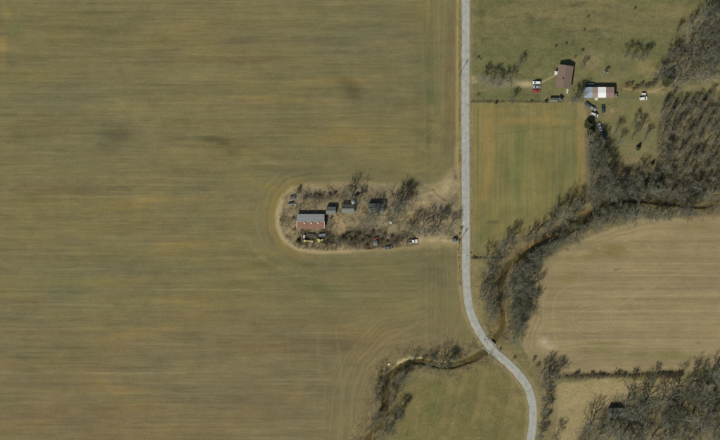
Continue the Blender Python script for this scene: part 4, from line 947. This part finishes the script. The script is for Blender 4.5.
# mobile home
M_MH1 = mat("blue_grey_tarp_roof", base((136, 152, 164)), .6, var=.12, scale=1.5, dirt=base((168, 168, 166)), dirt_amt=.4)
M_MH2 = mat("tan_patched_roof", base((158, 136, 120)), .8, var=.15, scale=1.5, dirt=base((112, 108, 106)), dirt_amt=.4)
M_MH3 = mat("white_coated_roof", base((226, 226, 224)), .6, var=.04, scale=1.5)
M_MH4 = mat("brown_metal_roof", base((136, 114, 104)), .75, var=.1, scale=1.5, dirt=base((120, 98, 88)), dirt_amt=.3)
M_MHW = mat("cream_trailer_siding", base((176, 170, 156)), .6, var=.08)
mh = gable_building("mobile_home", "single-wide mobile home with a patchwork roof of blue-grey, tan, white and brown", "mobile home", 598.8, 92.6, 17.6, 6.0, 2.9, 3.3, 0, M_MHW, [M_MH1, M_MH2, M_MH3, M_MH4], [M_MH1, M_MH2, M_MH3, M_MH4], sheets=11, over_=.15, gap=.01, cap=.04,
    windows=[(-6.5, 1.7, 1.0, .8, 's'), (-3.5, 1.7, 1.0, .8, 's'), (3.5, 1.7, 1.2, .8, 's'), (6.8, 1.7, 1.0, .8, 's'), (-5, 1.7, 1.0, .8, 'n'), (0, 1.7, 1.0, .8, 'n'), (5, 1.7, 1.0, .8, 'n'), (0, 1.7, 1.4, .9, 'e')], doors=[(-1.2, .9, 2.0, 's', M_TRIM)])
# roof sheets run the same way on both slopes: colour them by where they lie
for o in [c for r_ in mh.children if r_.name.startswith("roof") for c in r_.children]:
    k = o.location.x / 17.9 + .5
    mm = M_MH1 if k < .26 else M_MH2 if k < .45 else M_MH3 if k < .70 else M_MH4
    o.data = o.data.copy(); o.data.materials.clear(); o.data.materials.append(mm)
for o in mh.children:
    if o.name.startswith("roof"): o.data.materials.clear(); o.data.materials.append(M_MH4)
porch(596.2, 98.6, 2.0, 1.5, 0, "white entrance deck on the south side of the mobile home", False)

# ------------------------------------------------------------------ vehicles
M_TYRE = mat("tyre_rubber", (.02, .02, .02), .9, var=.1); M_RIM = mat("steel_rim", (.4, .4, .4), .35, .8, var=.1)
M_LAMP = mat("headlamp_lens", (.7, .7, .68), .1, var=.03); M_TAIL = mat("tail_lamp_lens", (.3, .02, .02), .2, var=.05); M_DARK = mat("black_plastic", (.03, .03, .03), .6, var=.1)
def wheels(t, xs, ys, r, wdt=.22):
    tm = MB().cyl((0, -wdt / 2, 0), (0, wdt / 2, 0), r, n=18).mesh("tyre", M_TYRE, .03); rm = MB().cyl((0, -wdt / 2 - .012, 0), (0, wdt / 2 + .012, 0), r * .6, n=14).mesh("rim", M_RIM); hb = MB().cyl((0, -wdt / 2 - .02, 0), (0, wdt / 2 + .02, 0), r * .2, n=8).mesh("wheel", M_DARK)
    for x in xs:
        for y in ys:
            w_ = obj("wheel", hb, t, (x, y, r)); obj("tyre", tm, w_); obj("rim", rm, w_)
def car(px, py, rz, color, label, kind='sedan', rust=None, name="parked_car", group=None, cat="car"):
    x, y = G(px, py); t = thing(name, label, cat, (x, y, 0), rz, group)
    paint = mat("paint_" + label[:24].replace(" ", "_"), base(color), .35, var=.06, scale=2, dirt=rust, dirt_amt=.3 if rust else 0, spec=.5)
    L, W = (4.7, 1.8) if kind != 'pickup' else (5.4, 1.95)
    if kind == 'pickup':
        low = [(-2.7, .5), (-2.68, 1.02), (.2, 1.02), (.25, 1.02), (1.2, 1.05), (2.55, .95), (2.7, .8), (2.7, .42), (-2.7, .42)]
        cab = [(-.55, 1.0), (-.5, 1.75), (.75, 1.78), (1.35, 1.03)]; wx_ = (1.7, -1.65); hgt = 1.78
    else:
        low = [(-2.35, .45), (-2.33, .9), (-1.6, .98), (.0, 1.0), (1.0, .95), (2.2, .78), (2.35, .62), (2.35, .35), (-2.35, .35)]
        cab = [(-1.75, .96), (-1.05, 1.42), (.35, 1.44), (1.15, .95)]; wx_ = (1.42, -1.38); hgt = 1.44
        if kind == 'van':
            cab = [(-2.2, .96), (-2.05, 1.75), (.6, 1.78), (1.5, .95)]; hgt = 1.78
    body = MB().prism(low, -W / 2, W / 2).build("body", paint, t, .07, False)
    cm = MB(); n = len(cab)
    cm.add([(p[0], s * (W / 2 - (.06 if i in (0, n - 1) else .2)), p[1]) for s in (-1, 1) for i, p in enumerate(cab)], [tuple(range(n)), tuple(range(2 * n - 1, n - 1, -1))] + [(i, i + n, (i + 1) % n + n, (i + 1) % n) for i in range(n)])
    cabin = cm.build("cabin", paint, t, .04)
    def quad(a, b, ins, lift, nm):
        a = np.array(a); b = np.array(b); d = b - a; nn = np.array([-d[1], d[0]]) / np.linalg.norm(d)
        if nn[1] < 0: nn = -nn
        p, q = a + d * .10 + nn * lift, a + d * .9 + nn * lift
        ya, yb = W / 2 - .06 - ins, W / 2 - .2 - ins
        if a[1] > b[1]: ya, yb = yb, ya
        q2, p2 = q - nn * .03, p - nn * .03
        MB().add([(p[0], -ya, p[1]), (p[0], ya, p[1]), (q[0], yb, q[1]), (q[0], -yb, q[1]), (p2[0], -ya, p2[1]), (p2[0], ya, p2[1]), (q2[0], yb, q2[1]), (q2[0], -yb, q2[1])], [(0, 1, 2, 3), (7, 6, 5, 4), (0, 4, 5, 1), (1, 5, 6, 2), (2, 6, 7, 3), (3, 7, 4, 0)]).build(nm, M_GLASS, t)
    quad(cab[3], cab[2], .08, .012, "windscreen"); quad(cab[0], cab[1], .08, .012, "rear_window")
    for s in (-1, 1):
        zb, zt = cab[0][1] + .06, cab[1][1] - .08
        fr = lambda z: W / 2 - .06 - .14 * (z - cab[0][1]) / (cab[1][1] - cab[0][1]) + .006
        xa, xb, xc, xd = cab[0][0] + .3, cab[3][0] - .2, cab[2][0] + .02, cab[1][0] + .05
        MB().add([(xa, s * fr(zb), zb), (xb, s * fr(zb), zb), (xc, s * fr(zt), zt), (xd, s * fr(zt), zt), (xa, s * (fr(zb) - .03), zb), (xb, s * (fr(zb) - .03), zb), (xc, s * (fr(zt) - .03), zt), (xd, s * (fr(zt) - .03), zt)], [(0, 1, 2, 3), (7, 6, 5, 4), (0, 4, 5, 1), (1, 5, 6, 2), (2, 6, 7, 3), (3, 7, 4, 0)]).build("side_window", M_GLASS, t)
        MB().box((L / 2 - .05, s * (W / 2 - .3), .66), (.12, .36, .14)).build("headlight", M_LAMP, t, .02)
        MB().box((-L / 2 + .03, s * (W / 2 - .25), .74), (.1, .3, .16)).build("tail_light", M_TAIL, t, .02)
        MB().box((cab[3][0] - .25, s * (W / 2 + .08), 1.0), (.14, .2, .13)).build("mirror", paint, t, .02)
    MB().box((L / 2 + .02, 0, .45), (.14, W * .96, .18)).build("bumper", M_DARK, t, .03); MB().box((-L / 2 - .02, 0, .45), (.14, W * .96, .18)).build("bumper", M_DARK, t, .03)
    if kind == 'pickup':
        MB().box((-1.62, 0, 1.025), (2.0, W - .3, .03)).build("truck_bed", M_DARK, t)
        for s in (-1, 1): MB().box((-1.62, s * (W / 2 - .07), 1.09), (2.1, .1, .12)).build("bed_rail", paint, t, .02)
    wheels(t, wx_, (-W / 2 + .12, W / 2 - .12), .33)
    return t
car(536.6, 82.6, math.pi, (222, 222, 218), "white car parked closest to the north in the row of three by the house", 'van')
car(536.6, 86.9, math.pi, (150, 154, 154), "silver-grey car parked in the middle of the row of three by the house")
car(536.3, 90.9, 0, (158, 66, 50), "bright red car parked at the south end of the row of three")
car(603.1, 108.8, math.radians(95), (38, 58, 62), "dark teal car parked alone on the grass south of the mobile home")
car(588.2, 105.2, math.radians(-35), (78, 84, 84), "dark grey junked car nearest the mobile home", rust=base((96, 80, 66)), name="junked_car")
car(592.3, 108.2, math.radians(-30), (150, 154, 152), "dull silver junked car beside the dark grey one", rust=base((110, 96, 82)), name="junked_car")
car(594.5, 114.6, math.radians(-20), (204, 202, 196), "whitish junked van with the most southerly spot in the junk cluster", 'van', rust=base((130, 120, 104)), name="junked_car")
car(599.8, 127.2, math.radians(105), (186, 194, 196), "pale car parked beside the dark cedar", name="parked_car")
car(603.6, 133.8, math.radians(-55), (44, 60, 60), "dark car half under the bare trees south of the pale car")
car(643.3, 98.4, math.radians(8), (216, 216, 212), "white car on the grass below the brushy bank", 'van')
car(413, 241.2, math.radians(3), (214, 214, 210), "white pickup truck on the farm lane at the end of the scrub", 'pickup', name="pickup_truck", cat="truck")
car(388.5, 247.6, math.radians(8), (100, 110, 110), "derelict blue-grey car at the south edge of the farmyard scrub", rust=base((104, 88, 70)), name="junked_car")
# trailers and machines
def wagon(px, py, rz, L, W, color, label, name="farm_wagon", cat="wagon", rails=True):
    x, y = G(px, py); t = thing(name, label, cat, (x, y, 0), rz); m = mat("wagon_" + label[:20].replace(" ", "_"), base(color), .7, var=.2, dirt=base((96, 82, 64)), dirt_amt=.3)
    n = 6; bed = MB().box((0, 0, .78), (L - .1, W - .1, .12)).build("bed", M_DARK, t)
    pm = MB().box((0, 0, .88), (L, W / n - .02, .06)).mesh("plank", m)
    for i in range(n): obj("plank", pm, bed, (0, (i + .5) * W / n - W / 2, 0))
    if rails:
        for s in (-1, 1): MB().box((0, s * W / 2, 1.1), (L, .05, .5)).build("side_board", m, t)
        MB().box((-L / 2, 0, 1.1), (.05, W, .5)).build("tail_board", m, t)
    MB().cyl((L / 2, 0, .7), (L / 2 + 1.3, 0, .5), .06, n=8).build("tow_bar", M_DARK, t)
    wheels(t, (-L * .28, L * .28) if L > 3.5 else (0,), (-W / 2 - .1, W / 2 + .1), .36)
wagon(643.4, 94.3, 0, 2.8, 1.4, (214, 213, 208), "small white trailer beside the white car on the grass", "utility_trailer", "trailer")
wagon(590, 84.6, 0, 5.0, 1.7, (72, 96, 96), "long dark teal trailer behind the mobile home", "flat_trailer", "trailer", False)
wagon(322, 235.6, math.radians(6), 4.2, 2.0, (116, 126, 128), "blue-grey hay wagon among the scrap south of the barn")
wagon(311, 235.2, math.radians(-4), 4.6, 1.8, (66, 64, 56), "dark empty wagon just south of the long barn", rails=False)
def tractor(px, py, rz, color, label, s=1.0):
    x, y = G(px, py); t = thing("tractor", label, "tractor", (x, y, 0), rz); t.scale = (s, s, s); m = mat("yellow_" + label[:16].replace(" ", "_"), base(color), .5, var=.12, dirt=base((120, 96, 50)), dirt_amt=.3)
    MB().prism([(-.9, .6), (-.9, 1.2), (.2, 1.35), (1.8, 1.3), (1.95, 1.1), (1.95, .6)], -.42, .42).build("hood", m, t, .06)
    c = MB().box((-.8, 0, 1.75), (1.3, 1.3, 1.1), 0, .9).build("cab", M_GLASS, t, .03); MB().box((-.8, 0, 2.36), (1.5, 1.5, .12)).build("cab_roof", m, c, .04)
    for s_ in (-1, 1):
        MB().prism([(-1.7, 1.0), (-1.5, 1.55), (-.6, 1.6), (-.1, 1.1), (-.3, 1.1), (-.7, 1.5), (-1.4, 1.45), (-1.55, 1.0)], s_ * .62, s_ * 1.12).build("fender", m, t)
    MB().cyl((.9, .2, 1.3), (.9, .2, 2.1), .05, n=8).build("exhaust", M_DARK, t)
    wheels(t, (-.9,), (-.85, .85), .78, .42); wheels(t, (1.5,), (-.75, .75), .45, .3)
tractor(320.2, 240.2, math.radians(10), (206, 184, 112), "yellow tractor at the east end of the scrap south of the barn")
def loader(px, py, rz, label):
    x, y = G(px, py); t = thing("boom_conveyor", label, "machine", (x, y, 0), rz); m = mat("faded_yellow_steel", base((200, 184, 124)), .5, var=.15, dirt=base((130, 110, 66)), dirt_amt=.3)
    MB().box((0, 0, 1.3), (5.6, .55, .2)).build("boom", m, t, .03)
    for s in (-1, 1): MB().box((0, s * .3, 1.45), (5.6, .06, .22)).build("side_rail", m, t)
    MB().box((-2.4, 0, 1.2), (.9, 1.1, .9), 0, 1.2).build("hopper", m, t, .03)
    for s in (-1, 1): MB().cyl((.4, s * .3, 1.25), (-.4, s * .8, .3), .05, n=8).build("leg", M_DARK, t)
    wheels(t, (-.4,), (-.85, .85), .33)
loader(308.6, 241.2, math.radians(-5), "long faded yellow conveyor lying west of the yellow tractor")
def tank(px, py, rz, L, r, color, label, m=None):
    x, y = G(px, py); t = thing("storage_tank", label, "tank", (x, y, 0), rz); m = m or mat("tank_" + label[:16].replace(" ", "_"), base(color), .5, var=.12, dirt=base((120, 92, 70)), dirt_amt=.3)
    b = MB()
    b.cyl((-L / 2, 0, r + .35), (L / 2, 0, r + .35), r, n=20); b.cyl((L / 2, 0, r + .35), (L / 2 + .22, 0, r + .35), r, r * .6, n=20); b.cyl((-L / 2, 0, r + .35), (-L / 2 - .22, 0, r + .35), r, r * .6, n=20)
    b.build("shell", m, t, 0, False)
    for s in (-1, 1): MB().box((s * L * .3, 0, .3), (.25, r * 1.7, .6)).build("cradle", M_CONC, t, .02)
    MB().cyl((0, 0, 2 * r + .3), (0, 0, 2 * r + .5), .2, n=12).build("hatch", M_DARK, t)
tank(304.4, 236.4, math.radians(80), 1.5, .6, (214, 216, 214), "white tank at the west end of the scrap south of the barn")
tank(375.4, 238.6, math.radians(20), 1.8, .6, (138, 70, 46), "rust-red tank in the middle of the farmyard scrub")
tank(290.5, 204, math.radians(10), 2.6, .6, (112, 118, 118), "blue-grey tank lying near the west edge of the farmyard")
tank(616.2, 95.5, math.radians(90), 1.9, .6, (128, 130, 130), "grey fuel tank at the east end of the mobile home")
def hut(px, py, w, d, h, rz, color, label, name="small_hut", cat="hut"):
    gable_building(name, label, cat, px, py, w, d, h, h + .35, rz, M_GWOOD, (mat("hut_" + label[:18].replace(" ", "_"), base(color), .7, var=.18, dirt=base((84, 80, 70)), dirt_amt=.3),), (mat("hut_" + label[:18].replace(" ", "_"), base(color)),), sheets=3, over_=.12, doors=[(0, .8, 1.5, 's', M_DOOR)])
hut(375.2, 243, 2.4, 2.6, 1.7, 0, (116, 118, 110), "tiny grey hut in the farmyard scrub south of the rusty tank")
hut(454.2, 240.8, 2.0, 2.2, 1.9, math.radians(12), (112, 124, 128), "tiny blue-grey roofed hut where the farm lane meets the road")
hut(553.5, 100, 4.6, 2.2, 1.6, 0, (112, 116, 98), "low grey-green lean-to in the fence line by the brown house")
hut(560.4, 99, 2.4, 1.6, 1.8, math.radians(-35), (66, 84, 92), "small dark blue-roofed hut at the east end of the fence line")
hut(292.5, 198.5, 2.6, 2.2, 1.4, math.radians(15), (112, 112, 106), "collapsed pale blue-grey hut at the northwest corner of the farmyard")
# round grey silo stump behind the middle shed
x, y = G(353.2, 202); t = thing("silo", "slim pale grey silo behind the middle farm shed", "silo", (x, y, 0))
MB().cyl((0, 0, 0), (0, 0, 5.2), 1.15, n=24).build("shell", mat("silo_concrete", base((150, 152, 150)), .8, var=.12, scale=2), t)
MB().cyl((0, 0, 5.2), (0, 0, 5.9), 1.25, .15, n=24).build("roof", mat("silo_cap", base((140, 146, 150)), .5, var=.1), t)
for k in range(5): MB().cyl((0, 0, .6 + k), (0, 0, .66 + k), 1.17, n=24).build("hoop", M_DARK, t)

# ------------------------------------------------------------------ utility poles and fences
M_POLE = mat("creosote_pole", base((92, 78, 62)), .9, var=.2, stretch=(3, 3, .3)); M_WIRE = mat("fence_wire", (.18, .17, .16), .5, .6)
def pole(px, py, rz, label):
    x, y = G(px, py); t = thing("utility_pole", label, "pole", (x, y, 0), rz, "utility poles along the road")
    MB().cyl((0, 0, -.3), (0, 0, 9.0), .16, .11, 10).build("shaft", M_POLE, t); ca = MB().box((0, 0, 8.4), (2.2, .1, .12)).build("crossarm", M_POLE, t)
    for k in (-1, -.4, .4, 1): MB().cyl((k, 0, 8.46), (k, 0, 8.64), .05, n=8).build("insulator", M_TRIM, ca)
    MB().cyl((.3, 0, 7.0), (.3, 0, 7.8), .2, n=12).build("transformer", M_RIM, t)
pole(459.8, 74, .0, "wooden utility pole across the road from the gravel drive")
pole(459.0, 243, .0, "wooden utility pole at the mouth of the farm lane")
def fence(a, b, label, step=4.5):
    (x0, y0), (x1, y1) = G(*a), G(*b); L = math.hypot(x1 - x0, y1 - y0); rz = math.atan2(y1 - y0, x1 - x0)
    t = thing("wire_fence", label, "fence", (x0, y0, 0), rz); n = max(2, int(L / (step * S)) + 1)
    pm = MB().cyl((0, 0, -.2), (0, 0, 1.25), .07, .06, 7).mesh("post", M_POLE)
    for i in range(n): obj("post", pm, t, (L * i / (n - 1), 0, 0))
    for z in (.35, .7, 1.05): MB().box((L / 2, .075, z), (L, .012, .012)).build("wire", M_WIRE, t)
fence((471.5, 101.5), (545, 101.5), "wire fence between the gravel drive lot and the square hay field", 6)
fence((472, 258), (500, 258.4), "short wire fence running from the road toward the creek", 6)
fence((441, 238.4), (459, 238.8), "short wire fence along the north side of the farm lane", 5)
fence((458.7, 242), (460, 290), "wire fence along the west verge below the farm lane", 6)
# weeds grown into the fences
def w_fence(x, y):
    return np.clip(near(np.abs(y - 101.6), .6, 1.5) * ((x > 471) & (x < 562)) + near(np.abs(y - 258.2), .5, 1.4) * ((x > 470) & (x < 500)) + near(np.abs(y - 375.5), 1.0, 3.4) * ((x > 560) & (x < 684)) * (.3 + .7 * pat_(x, y, 9, 29)) + near(np.abs(x - 458.9), .4, 1.0) * ((y > 225) & (y < 285)), 0, 1)
undergrowth("fence_weeds", "dark weeds grown into the fence lines and the hedgerow", w_fence, 6500, .3, 1.0, M_BRAMBLE, 6, .05, (455, 690, 95, 380))
RD = ROAD[::3]
def w_edge(x, y):
    d = np.min(np.hypot(x[:, None] - RD[None, :, 0], y[:, None] - RD[None, :, 1]), 1)
    return ((d > 3.9) & (d < 7.5)) * near(d, 4.6, 7.5) * pat_(x, y, 5, 27)
undergrowth("verge_grass", "dry grass creeping over the road edges", w_edge, 7000, .15, .5, M_WEED, 8, .06, (450, 545, -10, 450))
# debris
def heap(px, py, n, spread, colors, label, seed):
    x, y = G(px, py); r = random.Random(seed); t = thing("scrap_heap", label, "scrap heap", (x, y, 0))
    for i in range(n):
        c = colors[i % len(colors)]; m = mat("scrap_%d_%d_%d" % c, base(c), .7, var=.2)
        b = MB().box((0, 0, 0), (r.uniform(.4, 1.4), r.uniform(.3, .9), r.uniform(.1, .5)), 0, r.uniform(.7, 1)).build("scrap_piece", m, t, .02)
        b.location = (r.gauss(0, spread), r.gauss(0, spread * .6), r.uniform(.15, .4)); b.rotation_euler = (r.uniform(-.3, .3), r.uniform(-.3, .3), r.uniform(0, 6.3))
heap(314, 242.5, 12, 1.6, [(96, 92, 82), (150, 140, 110), (70, 70, 66)], "low heap of grey scrap between the yellow conveyor and tractor", 3)
heap(326, 236, 10, 1.3, [(70, 74, 74), (116, 120, 118), (48, 48, 46)], "heap of dark scrap off the southeast corner of the barn", 4)
heap(391, 222, 6, .6, [(190, 186, 172), (150, 144, 130)], "small pale scrap heap below the tallest yard tree", 5)
heap(387.5, 364.5, 7, .7, [(206, 194, 166), (120, 104, 80)], "pale debris heap on the field side of the creek bend", 6)
heap(390, 236.5, 8, 1.2, [(150, 150, 142), (90, 84, 74)], "grey scrap heap in the scrub near the white pickup", 7)
heap(606, 73, 6, .9, [(150, 158, 158), (120, 120, 112)], "pale scrap heap on the lawn north of the mobile home", 8)
heap(293, 205, 8, 1.4, [(140, 146, 150), (100, 98, 90)], "pale scrap heap beside the blue-grey tank", 9)
